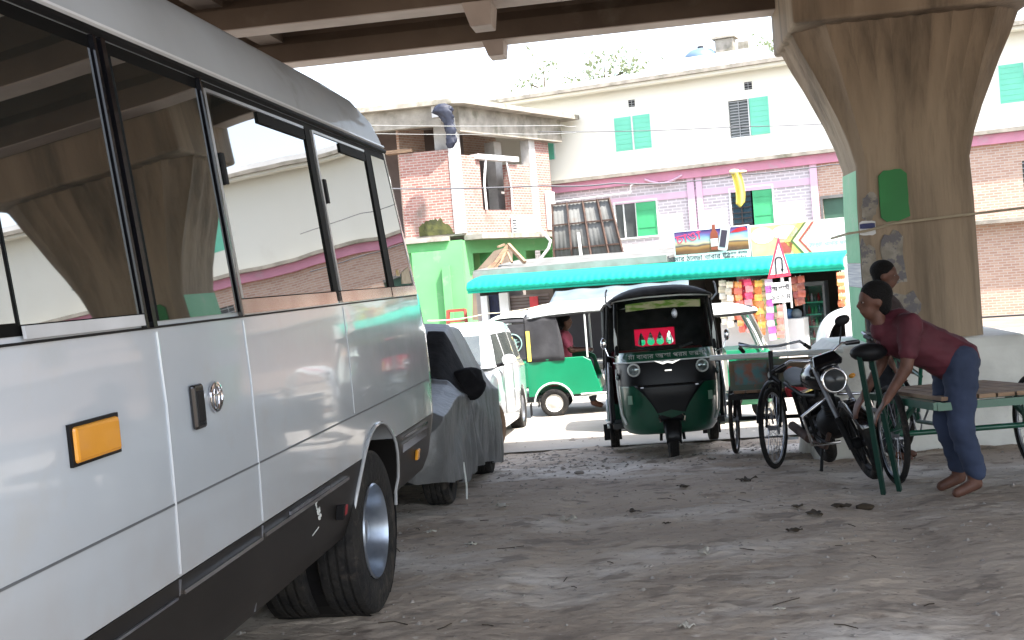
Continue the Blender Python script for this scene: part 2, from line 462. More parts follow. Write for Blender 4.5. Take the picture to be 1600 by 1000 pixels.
# ------------------------------------------------------------ minibus
BX = -2.455     # bus centre line; its right side is the plane x = -1.36
bus = thing('minibus', 'white minibus with dark windows and black lower skirt, nearest vehicle on the left', 'minibus', (BX, 3.6, 0))
LAY = [(.45,.985,.55,6.60),(.52,1.01,.50,6.66),(.70,1.04,.45,6.70),(.762,1.045,.45,6.72),(.96,1.048,.45,6.74),(1.25,1.046,.45,6.70),(1.48,1.035,.46,6.62),
       (2.31,.955,.62,6.40),(2.37,.945,.66,6.36),(2.46,.92,.7,6.28),(2.56,.86,.8,6.14),(2.63,.77,.95,5.95),(2.67,.62,1.1,5.7),(2.69,.4,1.3,5.4)]
def bw(z):
    for a, b in zip(LAY, LAY[1:]):
        if z <= b[0]:
            t = max(0, (z-a[0])/(b[0]-a[0])); return a[1]+(b[1]-a[1])*t
    return LAY[-1][1]
def bend(z):
    for a, b in zip(LAY, LAY[1:]):
        if z <= b[0]:
            t = max(0, (z-a[0])/(b[0]-a[0])); return a[3]+(b[3]-a[3])*t
    return LAY[-1][3]
def plan(z, hw, y0, y1, r=.34, d=0):
    """rounded plan outline; far end bulges"""
    hw += d; y0 -= d; y1 += d
    r = min(r, hw*.9); pts = []
    def corner(cx, cy, a0, rx, ry):
        for k in range(7):
            a = a0 + math.pi/2*k/6
            pts.append((cx+rx*math.cos(a), cy+ry*math.sin(a)-3.6, z))
    corner(hw-r, y1, 0, r, r*1.15)
    corner(-hw+r, y1, math.pi/2, r, r*1.15)
    corner(-hw+r, y0+r, math.pi, r, r)
    corner(hw-r, y0+r, 1.5*math.pi, r, r)
    return pts
m_bus = M('bus_white_enamel', (.49,.54,.59), .22, coat=1.0, col2=(.45,.50,.55), vs=.8, bump=.10, bs=1.6, bd=.05, bdet=.5, dirt=(.46,.45,.42), ds=2.2, dirt_lo=.56, dirt_hi=.95)
m_busroof = M('bus_roof_paint', (.46,.49,.52), .5, coat=.15, col2=(.38,.40,.42), vs=1.5, dirt=(.2,.18,.16), ds=1.8, dirt_lo=.55, dirt_hi=.8)
m_skirt = M('bus_black_skirt', (.010,.009,.009), .4, spec=.3, col2=(.018,.016,.015), vs=2, dirt=(.09,.075,.06), ds=2.5, dirt_lo=.58, dirt_hi=.9)
m_band = M('matt_black_band', (.003,.003,.003), .6, spec=.12)
g = MB(); g.loft([plan(*l) for l in LAY if l[0] >= 2.31]); g.build('roof', m_busroof, bus, smooth=40)
g = MB(); g.loft([plan(*l) for l in LAY if .76 <= l[0] < 2.31] + [plan(2.307, .9553, .62, 6.40)])
_n = m_bus.node_tree.nodes; _l = m_bus.node_tree.links; _b = _n['Principled BSDF']
_tc = _n.new('ShaderNodeTexCoord'); _sx = _n.new('ShaderNodeSeparateXYZ'); _l.new(_tc.outputs['Object'], _sx.inputs[0])
_nz = _n.new('ShaderNodeTexNoise'); _nz.inputs['Scale'].default_value = 6; _nz.inputs['Detail'].default_value = 9; _l.new(_tc.outputs['Object'], _nz.inputs['Vector'])
_mr = _n.new('ShaderNodeMapRange'); _mr.inputs[1].default_value = 1.15; _mr.inputs[2].default_value = .7; _mr.inputs[3].default_value = 0; _mr.inputs[4].default_value = .8; _l.new(_sx.outputs[2], _mr.inputs[0])
_mu = _n.new('ShaderNodeMath'); _mu.operation = 'MULTIPLY'; _l.new(_mr.outputs[0], _mu.inputs[0]); _l.new(_nz.outputs['Fac'], _mu.inputs[1])
_mx = _n.new('ShaderNodeMixRGB'); _mx.inputs[2].default_value = (.33,.29,.25,1); _l.new(_mu.outputs[0], _mx.inputs[0]); _l.new(_b.inputs['Base Color'].links[0].from_socket, _mx.inputs[1]); _l.new(_mx.outputs[0], _b.inputs['Base Color'])
_sc = _n.new('ShaderNodeMapRange'); _sc.inputs[3].default_value = 1.0; _sc.inputs[4].default_value = .35; _l.new(_nz.outputs['Fac'], _sc.inputs[0]); _l.new(_sc.outputs[0], _b.inputs['Coat Weight'])
body = g.build('body', m_bus, bus, smooth=40)
g = MB(); g.loft([plan(*l) for l in LAY if l[0] <= .7] + [plan(.7585, 1.0445, .45, 6.72)])
skirt = g.build('skirt', m_skirt, bus, smooth=40)
WY, WZ, WR = 5.30, .385, .385
AY = 5.42
def archcut(o, y, r, s=1):
    g = MB(); g.cyl((.55*s, y-3.6, .42), (1.5*s, y-3.6, .42), r, n=40); cut(o, g)
for y in (AY, 1.6):
    for s_ in (1,-1):
        archcut(body, y, .455, s_); archcut(skirt, y, .455, s_)
for o in (body, skirt):
    o.data.shade_smooth(); o.data.set_sharp_from_angle(angle=R(40))
g = MB(); g.box(-.8,.8,-2.8,2.5,.34,.44); g.build('underside_light_stop', m_black, bus)  # dark box added under the body so no light passes through
for s_ in (1,-1):
    for y in (AY, 1.6):
        g = MB(); n_ = 24
        # dark wheel tub
        g.lathe([(.465,.56*s_),(.465,.99*s_)], (0, y-3.6, .42), (1,0,0), 32)
        g.cyl((.54*s_, y-3.6,.42),(.56*s_, y-3.6,.42), .465, n=32)
        g.build('wheel_tub', m_black, bus)
        g = MB()
        pts = []
        for k in range(21):
            a = math.pi*(-.02+1.04*k/20); z = .42+.46*math.sin(a); yy = y-3.6+.46*math.cos(a)
            pts.append((s_*(bw(z)+.006), yy, z))
        g.tube(pts, .009, 6); g.build('arch_lip', m_bus, bus, smooth=60)
def bpanel(y0, y1, z0, z1, a, b, s=1, nz=1):
    """slab lying on the slanted bus side between offsets a and b"""
    g = MB(); rings = []
    for k in range(nz+1):
        z = z0+(z1-z0)*k/nz; x = bw(z)
        rings.append([(s*(x+a), y0-3.6, z), (s*(x+b), y0-3.6, z), (s*(x+b), y1-3.6, z), (s*(x+a), y1-3.6, z)])
    g.loft(rings); return g
def quadpanel(g, c, a, b, s=1):
    """c: four (y, z) corners"""
    g.add([(s*(bw(z)+o_), y-3.6, z) for o_ in (a, b) for y, z in c], [(0,1,2,3),(7,6,5,4),(0,4,5,1),(1,5,6,2),(2,6,7,3),(3,7,4,0)])
    return g
ZB, ZT = 1.535, 2.245
m_frame = M('window_frame_aluminium', (.5,.5,.5), .35, metal=.7, col2=(.35,.35,.35))
m_gloss_strip = M('window_rail_metal', (.55,.5,.46), .12, metal=.85, col2=(.4,.3,.26), vs=3)
for s_ in (1,-1):
    # dark band behind the windows
    g = MB(); quadpanel(g, [(.9,1.49),(6.60,1.49),(6.41,2.285),(.95,2.285)], -.004, .003, s_); g.build('window_band', m_band, bus)
    wins = [(2.40,2.99,1.515),(3.11,3.72,1.49),(3.79,4.88,1.535),(5.02,5.92,1.535)]
    wins += [(.95,1.65,1.52),(1.7,2.38,1.52)]
    for (a_, b_, zb) in wins:
        g = MB(); e = .0
        quadpanel(g, [(a_,zb),(b_,zb),(b_,ZT),(a_,ZT)], .004, .009, s_)
        wo = g.build('side_window', m_glass, bus)
        if zb > 1.52:
            g = MB()
            quadpanel(g, [(a_-.03,zb-.053),(b_+.03,zb-.053),(b_+.03,zb-.004),(a_-.03,zb-.004)], .003, .016, s_)
            g.build('window_rail', m_gloss_strip, wo)
            g = MB()
            for (p, q) in ((a_-.022,a_-.002),): quadpanel(g, [(p,zb),(q,zb),(q,ZT+.012),(p,ZT+.012)], .003, .014, s_)
            quadpanel(g, [(a_,ZT+.002),(b_,ZT+.002),(b_,ZT+.014),(a_,ZT+.014)], .003, .014, s_)
            g.build('window_frame', m_frame, wo)
            g = MB(); quadpanel(g, [(a_+.45*(b_-a_),ZT-.045),(b_-.01,ZT-.045),(b_-.01,ZT-.002),(a_+.45*(b_-a_),ZT-.002)], .0095, .016, s_)
            g.build('sliding_rail', m_band, wo)
            g = MB(); quadpanel(g, [(b_+.001,zb),(b_+.075,zb),(b_+.075,ZT+.012),(b_+.001,ZT+.012)], .004, .016, s_); g.build('window_post', m_band, wo)
            g = MB(); quadpanel(g, [(a_+.02,1.93),(a_+.05,1.93),(a_+.05,2.04),(a_+.02,2.04)], .0095, .02, s_)
            g.build('window_latch', m_black, wo, bevel=.003)
    # rear quarter glass tapering with the raked end
    g = MB(); quadpanel(g, [(6.07,1.535),(6.555,1.535),(6.36,2.245),(6.07,2.245)], .004, .009, s_); qg = g.build('quarter_window', m_glass, bus)
    g = MB(); quadpanel(g, [(5.98,1.48),(6.59,1.48),(6.57,1.531),(5.98,1.531)], .003, .014, s_); g.build('window_rail', m_gloss_strip, qg)
    # posts and door frame edges
    for (a_, b_) in ((3.0,3.015),(3.045,3.07),(3.735,3.75)):
        g = MB(); quadpanel(g, [(a_,1.475),(b_,1.475),(b_,2.285),(a_,2.285)], .004, .02, s_); g.build('pillar_trim', m_blackgloss, bus)
    g = MB(); quadpanel(g, [(2.40,1.482),(3.0,1.482),(3.0,1.512),(2.40,1.512)], .010, .018, s_); g.build('window_sill_trim', m_lightgrey, bus)
    g = MB(); g.tube([(s_*(bw(2.30)+.008), y-3.6, 2.30) for y in (.9,2,3,4,5,5.6,6.42)], .013, 6); g.build('rain_gutter', m_black, bus)
    g = MB(); g.tube([(s_*(bw(2.325)+.006), y-3.6, 2.325) for y in (.9,2,3,4,5,5.6,6.42)], .009, 6); g.build('gutter_edge', m_white, bus)
    # creases and seams
    g = MB(); quadpanel(g, [(.8,.966),(6.72,.966),(6.72,.972),(.8,.972)], -.004, .0025, s_); g.build('body_crease', M('seam_shadow', (.12,.13,.14), .6) if s_ == 1 else m_black, bus)
    for (y, w_) in ((3.08,.012),(3.765,.008),(5.02,.004)):
        g = MB(); zz = [.77,.9,1.05,1.25,1.46] if y < 5 else [.98,1.1,1.25,1.46]
        g.tube([(s_*(bw(z)+.001), y-3.6+.012*math.sin((z-.6)*2), z) for z in zz], w_*.5, 6); g.build('panel_seam', m_bus if s_ == 1 else m_white, bus)
    g = MB(); quadpanel(g, [(.8,1.470),(6.61,1.470),(6.61,1.4765),(.8,1.4765)], -.003, .005, s_); g.build('waist_seal', m_black, bus)
    # chrome strip along the skirt, broken at the panels
    for (a_, b_, z0, z1, mt) in ((3.10,3.75,.708,.720,m_chrome),(3.78,4.85,.712,.726,m_chrome),(4.05,4.55,.729,.742,m_steel),(5.92,6.58,.655,.70,m_chrome),(5.92,6.56,.725,.737,m_chrome),(2.3,3.05,.705,.712,m_steel)):
        g = MB(); quadpanel(g, [(a_,z0),(b_,z0),(b_,z1),(a_,z1)], .001, .009, s_); g.build('skirt_trim', mt, bus)
    g = MB(); quadpanel(g, [(3.075,.46),(3.083,.46),(3.083,.755),(3.075,.755)], -.002, .005, s_); quadpanel(g, [(3.76,.46),(3.766,.46),(3.766,.755),(3.76,.755)], -.002, .005, s_)
    g.build('skirt_seam', m_steel if s_ == 1 else m_black, bus)
    g = MB(); quadpanel(g, [(4.70,.575),(4.78,.575),(4.78,.62),(4.70,.62)], .002, .03, s_); mk = g.build('side_marker', m_red, bus, bevel=.006)
    g = MB(); quadpanel(g, [(4.69,.57),(4.72,.57),(4.72,.63),(4.69,.63)], .003, .034, s_); g.build('marker_base', m_black, mk)
    g = MB(); quadpanel(g, [(6.28,.555),(6.34,.555),(6.34,.615),(6.28,.615)], .002, .02, s_); g.build('side_marker', m_amber, bus, bevel=.006)
    g = MB(); quadpanel(g, [(2.55,1.175),(2.775,1.175),(2.775,1.262),(2.55,1.262)], .002, .02, s_); am = g.build('indicator_lamp', m_amber, bus, bevel=.01)
    g = MB(); quadpanel(g, [(2.54,1.168),(2.785,1.168),(2.785,1.27),(2.54,1.27)], .001, .01, s_); g.build('lamp_bezel', m_black, am)
    if s_ == 1:
        c = 2455.0
        g = MB(); quadpanel(g, [(3.25,1.155),(3.325,1.155),(3.325,1.29),(3.25,1.29)], .002, .022, 1); h = g.build('door_handle', m_blackgloss, bus, bevel=.012, seg=3)
        g = MB(); quadpanel(g, [(3.262,1.175),(3.312,1.175),(3.312,1.27),(3.262,1.27)], .018, .026, 1); g.build('handle_grip', m_black, h, bevel=.01)
        zc, yc = 1.235, 3.44
        g = MB(); x_ = bw(zc)+.008
        def ell(ry, rz, cy=0, cz=0, tr=.006):
            g.tube([(x_, yc-3.6+cy+ry*math.cos(a), zc+cz+rz*math.sin(a)) for a in [2*math.pi*k/28 for k in range(28)]], tr, 6, True)
        ell(.046,.043); ell(.018,.038,0,0,.005); ell(.034,.014,0,.02,.005)
        g.build('oval_emblem', m_chrome, bus, smooth=60)
text('L.B5', .05, 'skirt_lettering', m_textw, bus, (bw(.7)+.006, 4.39-3.6, .675), (R(90), R(70), R(90)))
g = MB(); quadpanel(g, [(4.36,.58),(4.44,.595),(4.44,.60),(4.36,.585)], .002, .004, 1); g.build('skirt_scratch', m_textw, bus)
# round orange sticker low on the quarter glass
g = MB(); g.cyl((bw(1.62)+.009,6.2-3.6,1.585),(bw(1.62)+.012,6.2-3.6,1.585),.042,n=20); g.build('round_sticker', M('ochre_sticker', (.6,.42,.15), .6, col2=(.7,.6,.4), vs=20), bus)
g = MB(); quadpanel(g, [(6.26,1.545),(6.5,1.545),(6.48,1.64),(6.3,1.61)], .0095, .0125, 1); g.build('sun_faded_sticker', M('faded_sticker', (.6,.5,.35), .6, col2=(.75,.65,.5), vs=25), bus)
# end glass, rear lamps and bumper at the far end; windscreen at the near end
g = MB()
def endx(z, y_off, xs, zs): pass
for (z0, z1, nm, mt, xx) in ((1.53,2.24,'end_window',m_glass,.72),):
    g = MB(); rr = []
    for z in (z0, z1):
        yy = bend(z)+.34*1.15-3.6
        rr.append([(-xx*.95, yy+.002, z),(xx*.95, yy+.002, z),(xx*.95, yy+.012, z),(-xx*.95, yy+.012, z)])
    g.loft(rr); g.build(nm, mt, bus)
g = MB(); g.box(-.8,.8, 6.95-3.6, 7.13-3.6, .45, .62); g.build('bumper', m_black, bus, bevel=.04)
g = MB(); rr = []
for z in (1.35,2.2):
    yy = .45+ (z-1.35)*.15 - 3.6
    rr.append([(-.8,yy-.012,z),(.8,yy-.012,z),(.8,yy,z),(-.8,yy,z)])
g.loft(rr); g.build('windscreen', m_glass, bus)

def tyre_prof(r, w, rim):
    h = w/2
    return [(rim, -h*.75), (rim+.03*r/.385, -h*.95), (r*.93-.0, -h), (r*.985, -h*.86), (r, -h*.6), (r, -h*.5), (r*.975,-h*.46),(r*.975,-h*.36),(r,-h*.32), (r, -h*.05),(r*.975,-h*.03),(r*.975,h*.07),(r,h*.1),(r,h*.36),(r*.975,h*.4),(r*.975,h*.5),(r,h*.54), (r, h*.62), (r*.985, h*.86), (r*.93, h), (rim+.03*r/.385, h*.95), (rim, h*.75)]
def bus_wheel(x, y, s, dual):
    wh = MB()
    for k in range(2 if dual else 1):
        wh.lathe(tyre_prof(.385,.2,.215), (x-s*.26*k, y, WZ), (1,0,0), 48)
    wo = wh.build('wheel', m_rubber, bus, smooth=40)
    g = MB(); sg = s
    if dual:
        pr = [(.225,.09),(.218,.098),(.21,.07),(.205,.02),(.19,-.03),(.185,-.06),(.13,-.075),(.12,-.05),(.075,-.045),(.07,.02),(.055,.045),(.0005,.05)]
    else:
        pr = [(.225,.09),(.218,.098),(.2,.05),(.17,.07),(.12,.1),(.08,.1),(.06,.13),(.0005,.13)]
    g.lathe([(r, t*sg) for r, t in pr], (x, y, WZ), (1,0,0), 40)
    for k in range(6):
        a = 2*math.pi*k/6; p = Vector((x - sg*(.05 if dual else -.09), y+.1*math.cos(a), WZ+.1*math.sin(a)))
        g.cyl(p, p+Vector((sg*.03,0,0)), .014, n=8)
    g.build('rim', m_rim, wo, smooth=35)
m_rim = M('painted_wheel_rim', (.38,.43,.5), .3, metal=.75, col2=(.22,.25,.3), vs=7)
for s_ in (1,-1):
    bus_wheel(s_*(1.04-.105), WY-3.6, s_, True)
    bus_wheel(s_*(1.04-.115), 1.6-3.6, s_, False)
# ------------------------------------------------------------ shared small builders
def clear_mat(name, tint=(.8,.9,.88), a=.8, rough=.05):
    m = bpy.data.materials.new(name); m.use_nodes = True
    n = m.node_tree.nodes; l = m.node_tree.links
    n.remove(n['Principled BSDF'])
    t = n.new('ShaderNodeBsdfTransparent'); t.inputs[0].default_value = (*tint, 1)
    gl = n.new('ShaderNodeBsdfGlossy'); gl.inputs['Roughness'].default_value = rough
    fr = n.new('ShaderNodeFresnel'); fr.inputs[0].default_value = 1.5
    mx = n.new('ShaderNodeMixShader')
    l.new(fr.outputs[0], mx.inputs[0]); l.new(t.outputs[0], mx.inputs[1]); l.new(gl.outputs[0], mx.inputs[2])
    l.new(mx.outputs[0], n['Material Output'].inputs[0])
    return m
def film_mat(name, col, k=.5):
    m = bpy.data.materials.new(name); m.use_nodes = True
    n = m.node_tree.nodes; l = m.node_tree.links
    b = n['Principled BSDF']; b.inputs['Base Color'].default_value = (*col, 1); b.inputs['Roughness'].default_value = .5
    t = n.new('ShaderNodeBsdfTranslucent'); t.inputs[0].default_value = (*col, 1)
    mx = n.new('ShaderNodeMixShader'); mx.inputs[0].default_value = k
    l.new(b.outputs[0], mx.inputs[1]); l.new(t.outputs[0], mx.inputs[2]); l.new(mx.outputs[0], n['Material Output'].inputs[0])
    return m
m_clear = clear_mat('clear_windscreen', (.75,.85,.83))
m_redfilm = film_mat('red_window_film', (.75,.01,.05), .8)
m_pinkfilm = film_mat('pale_window_film', (.95,.8,.78), .85)
m_canvas_k = M('black_canvas', (.012,.012,.013), .7, spec=.25, col2=(.03,.03,.033), vs=6, bump=.3, bs=8)
m_canvas_g = M('dark_grey_canvas', (.03,.03,.033), .75, spec=.2, col2=(.05,.05,.055), vs=3, bump=.5, bs=5)
m_cng = M('autorickshaw_green', (.0,.075,.035), .28, coat=.6, col2=(.0,.055,.03), vs=2)
m_cng2 = M('bright_green_paint', (.0,.20,.09), .35, coat=.3, col2=(.0,.17,.075), vs=2, dirt=(.2,.25,.2), ds=2, dirt_lo=.62, dirt_hi=.85)
m_cngdark = M('dark_dash', (.005,.006,.008), .4, spec=.35)
m_hub = M('dusty_white_hub', (.55,.54,.5), .6, col2=(.4,.38,.35), vs=6)
m_maroon = M('maroon_vinyl', (.13,.012,.02), .5, col2=(.08,.008,.012))
m_whtrim = M('white_trim', (.7,.74,.72), .4)
m_lens = M('headlamp_lens', (.35,.42,.42), .05, metal=.6, col2=(.1,.12,.12), vs=18)
m_yellow = M('yellow_strip', (.85,.72,.12), .6)

def remeshed(mb, name, mat, parent, vox=.012, smooth=6):
    wr = .011 if name in ('shirt', 'trousers') and vox < .015 else 0
    o = mb.build(name, mat, parent, solid=0)
    md = o.modifiers.new('r', 'REMESH'); md.mode = 'VOXEL'; md.voxel_size = vox
    ms = o.modifiers.new('s', 'SMOOTH'); ms.iterations = smooth; ms.factor = .5
    bpy.context.view_layer.update(); bake(o); o.data.shade_smooth()
    if wr:
        for v in o.data.vertices:
            p = v.co; v.co = p + v.normal*(wr*noise.fractal(Vector((p.x*9, p.y*9, p.z*15)), 1, 2, 3) + .004)
    return o
def limb(g, pts, rs):
    for (a, ra), (b, rb) in zip(zip(pts, rs), zip(pts[1:], rs[1:])): g.cyl(a, b, ra, rb, 14)
    for p, r_ in zip(pts, rs): g.ball(p, r_*1.0, n=14)
def hand(g, wr, d, nrm, s=1, curl=.5):
    """wr wrist, d pointing direction, nrm palm normal; five bent fingers"""
    d = Vector(d).normalized(); nrm = Vector(nrm).normalized(); sd_ = d.cross(nrm).normalized()
    wr = Vector(wr)
    q = Matrix((sd_, d, nrm)).transposed()
    g.obox(wr + d*.05, (.08, .095, .028), q)
    for k, L in enumerate((.065,.078,.074,.06)):
        p = wr + d*.095 + sd_*(-.03+.02*k)
        a = p + (d*math.cos(curl*.7)+nrm*math.sin(curl*.7))*L*.5
        b = a + (d*math.cos(curl*1.8)+nrm*math.sin(curl*1.8))*L*.5
        limb(g, [p, a, b], [.0095,.009,.0075])
    p = wr + d*.03 - sd_*.035
    a = p - sd_*.02 + d*.03 + nrm*.01; b = a + d*.03 + nrm*.012
    limb(g, [p, a, b], [.013,.011,.009])
def head_shape(g, hc, face, r=.1):
    face = Vector(face).normalized(); upv = Vector((0,0,1)); upv = (upv - face*upv.dot(face)).normalized(); sd_ = face.cross(upv)
    q = Matrix((sd_, face, upv)).transposed(); hc = Vector(hc)
    g.ball(hc + upv*.025, .076, .094, .092, 20, q)
    g.ball(hc - upv*.045 + face*.03, .056, .062, .07, 16, q)
    g.ball(hc + face*.1 - upv*.012, .013, .02, .026, 10, q)
    g.ball(hc + face*.085 - upv*.055, .026, .014, .012, 10, q)
    g.ball(hc + face*.08 + upv*.028, .05, .012, .01, 10, q)
    for s_ in (-1,1):
        g.ball(hc + sd_*.078*s_ - upv*.005 - face*.005, .01, .02, .032, 10, q)
    return q, upv, sd_
m_skin = M('brown_skin', (.13,.055,.035), .62, col2=(.085,.034,.02), vs=14, bump=.3, bs=90, bd=.004)
m_hair = M('black_hair', (.008,.007,.007), .8, bump=1.0, bs=120, bd=.01, spec=.2)
def eyes(hc, q, parent):
    g = MB(); hc = Vector(hc)
    for s_ in (-1,1): g.ball(hc + q @ Vector((.03*s_, .078, .008)), .013, .011, .009, 10, q)
    g.build('eyes', M('eye_white', (.5,.45,.42), .3), parent, smooth=180) if False else None
    for s_ in (-1,1):
        g = MB(); g.ball(hc + q @ Vector((.03*s_, .081, .008)), .009, .006, .006, 10, q); e = g.build('eye', m_eye, parent, smooth=180)
        g = MB(); g.ball(hc + q @ Vector((.03*s_, .0885, .008)), .005, .004, .005, 8, q); g.build('pupil', m_hair, e, smooth=180)
m_eye = M('eye_white', (.22,.18,.16), .5)

# ------------------------------------------------------------ autorickshaws
def autorick(label, loc, rz, grp, paint, front='dark', details=False, curtain=False, roofmat=None, pitch=0, whitefront=False, emblem=False):
    t = thing('autorickshaw', label, 'autorickshaw', loc, 0, grp, rot=(pitch, 0, rz))
    roofmat = roofmat or m_canvas_k
    def plan_(z, hw, yn, yb=-.45):
        pts = []
        for k in range(17):
            a = math.pi*k/16; c, s_ = math.cos(a), math.sin(a)
            pts.append((hw*(abs(c)**.45)*(1 if c > 0 else -1), yb + (yn-yb)*(s_**.55), z))
        return pts
    g = MB()
    ws = m_whtrim if whitefront else paint
    g.loft([plan_(.285,.40,-1.06),plan_(.30,.455,-1.11),plan_(.36,.50,-1.15),plan_(.50,.525,-1.185),plan_(.78,.535,-1.2),plan_(.80,.533,-1.197)])
    cowl = g.build('front_cowl', paint, t, smooth=50)
    g = MB(); g.loft([plan_(.804,.532,-1.196),plan_(.95,.53,-1.18),plan_(1.04,.525,-1.15)])
    up = g.build('nose_panel', m_cngdark if front == 'dark' else paint, cowl, smooth=50)
    g = MB(); g.loft([plan_(1.044,.53,-1.165),plan_(1.10,.525,-1.13),plan_(1.145,.52,-1.09)])
    g.build('scuttle_panel', paint, cowl, smooth=50)
    g = MB(); g.tube([(-.545,-.62,1.043),(-.535,-.9,1.043),(-.40,-1.12,1.043),(-.2,-1.165,1.043),(0,-1.175,1.043),(.2,-1.165,1.043),(.40,-1.12,1.043),(.535,-.9,1.043),(.545,-.62,1.043)], .008, 6)
    g.build('trim_line', m_whtrim, cowl)
    # floor
    g = MB(); g.box(-.6,.6,-.5,1.25,.32,.38); g.build('floor_pan', m_cngdark, t)
    # rear body
    g = MB(); g.prism([(.15,.36),(.3,.9),(.42,.97),(1.3,.97),(1.36,.85),(1.36,.36)], 'x', -.65, .65)
    rb = g.build('rear_body', paint, t)
    c = MB()
    for s_ in (-1,1): c.cyl((s_*.42,.95,.24),(s_*.8,.95,.24),.3,n=28)
    cut(rb, c)
    c = MB(); c.box(-.58,.58,.1,1.28,.55,1.2); cut(rb, c)
    rb.modifiers.new('b','BEVEL').width = .012
    for s_ in (-1,1):
        g = MB(); g.tube([(s_*.655, .95+.32*math.cos(a), .25+.32*math.sin(a)) for a in [math.pi*k/14 for k in range(15)]], .016, 6)
        g.tube([(s_*.655,.63,.27),(s_*.655,.3,.34),(s_*.655,-.3,.34)], .014, 6)
        g.build('arch_trim', m_whtrim, rb, smooth=60)
    g = MB(); g.box(-.56,.56,.55,1.05,.5,.68); g.box(-.56,.56,1.05,1.2,.6,1.15); g.build('passenger_seat', m_maroon, t, bevel=.03)
    g = MB(); g.box(-.28,.28,-.25,.12,.42,.68); g.build('driver_seat', m_maroon if not details else m_black, t, bevel=.03)
    # frame
    g = MB()
    for s_ in (-1,1):
        g.tube([(s_*.51,-1.0,1.13),(s_*.50,-.9,1.4),(s_*.48,-.76,1.70)], .022, 8)
        g.tube([(s_*.60,-.3,.36),(s_*.62,-.28,1.0),(s_*.56,-.25,1.70)], .018, 8)
        g.tube([(s_*.63,.35,.95),(s_*.6,.35,1.68)], .016, 8)
        g.tube([(s_*.48,-.8,1.69),(s_*.6,.0,1.69),(s_*.62,1.25,1.66)], .016, 8)
    g.tube([(-.49,-.8,1.69),(-.2,-.86,1.71),(.2,-.86,1.71),(.49,-.8,1.69)], .018, 8)
    g.build('cabin_frame', m_whtrim if whitefront else m_black, t, smooth=60)
    if details:
        g = MB(); g.tube([(-.52,-.83,1.695),(-.2,-.9,1.715),(.2,-.9,1.715),(.52,-.83,1.695)], .009, 6); g.build('visor_strip', m_whtrim, t)
    # windscreen
    g = MB(); g.sheet(lambda u, v: ((-.49+.98*u), -1.05+.22*v-.09*(1-(2*u-1)**2), 1.13+.56*v), 10, 2); g.build('windscreen', m_clear, t, smooth=60)
    # roof
    def arch(y, hw, ze, zc):
        return [(hw*math.sin(a)/math.sin(1.15) if False else hw*(-1+2*k/14), y, ze + (zc-ze)*(1-abs(-1+2*k/14)**3.2)) for k, a in enumerate([0]*15)]
    g = MB(); rings = [arch(-.96,.46,1.71,1.735),arch(-.90,.52,1.70,1.79),arch(-.6,.56,1.69,1.83),arch(.0,.61,1.68,1.84),arch(.7,.64,1.66,1.84),arch(1.2,.64,1.64,1.80),arch(1.36,.62,1.6,1.7)]
    for r_ in list(rings): pass
    g.loft(rings, closed=False, cap=False)
    roof = g.build('canopy', roofmat, t, smooth=60, solid=.025)
    if whitefront:
        g = MB(); g.loft([arch(-.97,.50,1.735,1.765),arch(-.6,.57,1.72,1.86),arch(.0,.62,1.71,1.87),arch(.9,.65,1.69,1.87),arch(1.3,.63,1.65,1.80)], closed=False, cap=False)
        g.build('roof_cover', m_whtrim, roof, smooth=60, solid=.012)
    # side curtains at the rear and back panel
    for s_ in (-1,1):
        g = MB(); y0 = .78 if curtain else .85
        def cf(u, v, s_=s_, y0=y0):
            y = y0+(1.36-y0)*u; z = .93+.75*v
            b_ = .0 if not curtain else -.10*(v-.5)**2*0
            yy = y + (.12*(v-.0)**2 - .06 if (u < .01 and curtain) else 0)
            return (s_*(.655-.03*v+.010*math.sin(y*17+v*3)), yy, z)
        g.sheet(cf, 16, 8); g.build('side_curtain', m_canvas_g if curtain else m_canvas_k, t, smooth=180, solid=.01)
    g = MB()
    for (a, b, c_, d) in ((-.64,-.25,.93,1.66),(.25,.64,.93,1.66),(-.25,.25,.93,1.18),(-.25,.25,1.40,1.66)): g.box(a, b, 1.335, 1.355, c_, d)
    bp = g.build('back_panel', m_canvas_k if not emblem else m_canvas_g, t)
    if details:
        # red film with four drop-shaped openings cut through it
        g = MB(); nx_, nz_ = 100, 44
        def hole(x, z):
            for x0 in (-.165,-.05,.065,.18):
                dx, dz = abs(x-x0)/.047, (z-1.235)
                if dz <= 0:
                    if dx*dx+(dz/.045)**2 < 1: return True
                elif dz < .125 and dx < (1-dz/.125)**.8: return True
            return False
        for i in range(nx_):
            for j in range(nz_):
                x0, x1 = -.25+.5*i/nx_, -.25+.5*(i+1)/nx_; z0, z1 = 1.18+.22*j/nz_, 1.18+.22*(j+1)/nz_
                if not hole((x0+x1)/2,(z0+z1)/2): g.add([(x0,1.344,z0),(x1,1.344,z0),(x1,1.344,z1),(x0,1.344,z1)],[(0,1,2,3)])
        g.build('rear_window', m_redfilm, bp)
    elif emblem:
        g = MB(); g.box(-.25,.25,1.34,1.35,1.18,1.40); g.build('rear_window', m_canvas_g, bp)
        g = MB(); g.torus((0,1.37,1.27),(0,1,0),.19,.012,32,6)
        ro = random.Random(4)
        for k in range(16):
            a = ro.random()*6.28; b = ro.random()*6.28; r1, r2 = ro.random()*.15, ro.random()*.16
            g.tube([(r1*math.cos(a),1.368,1.27+r1*math.sin(a)),(r2*math.cos(b),1.368,1.27+r2*math.sin(b))], .006, 5)
        g.tube([(.02,1.368,1.02),(.1,1.368,1.05),(.16,1.368,1.0),(.22,1.368,1.06)], .008, 5)
        g.build('round_emblem', M('pale_teal_paint', (.3,.5,.45), .6), bp)
    else:
        g = MB(); g.box(-.25,.25,1.34,1.35,1.18,1.40); g.build('rear_window', m_clear, bp)
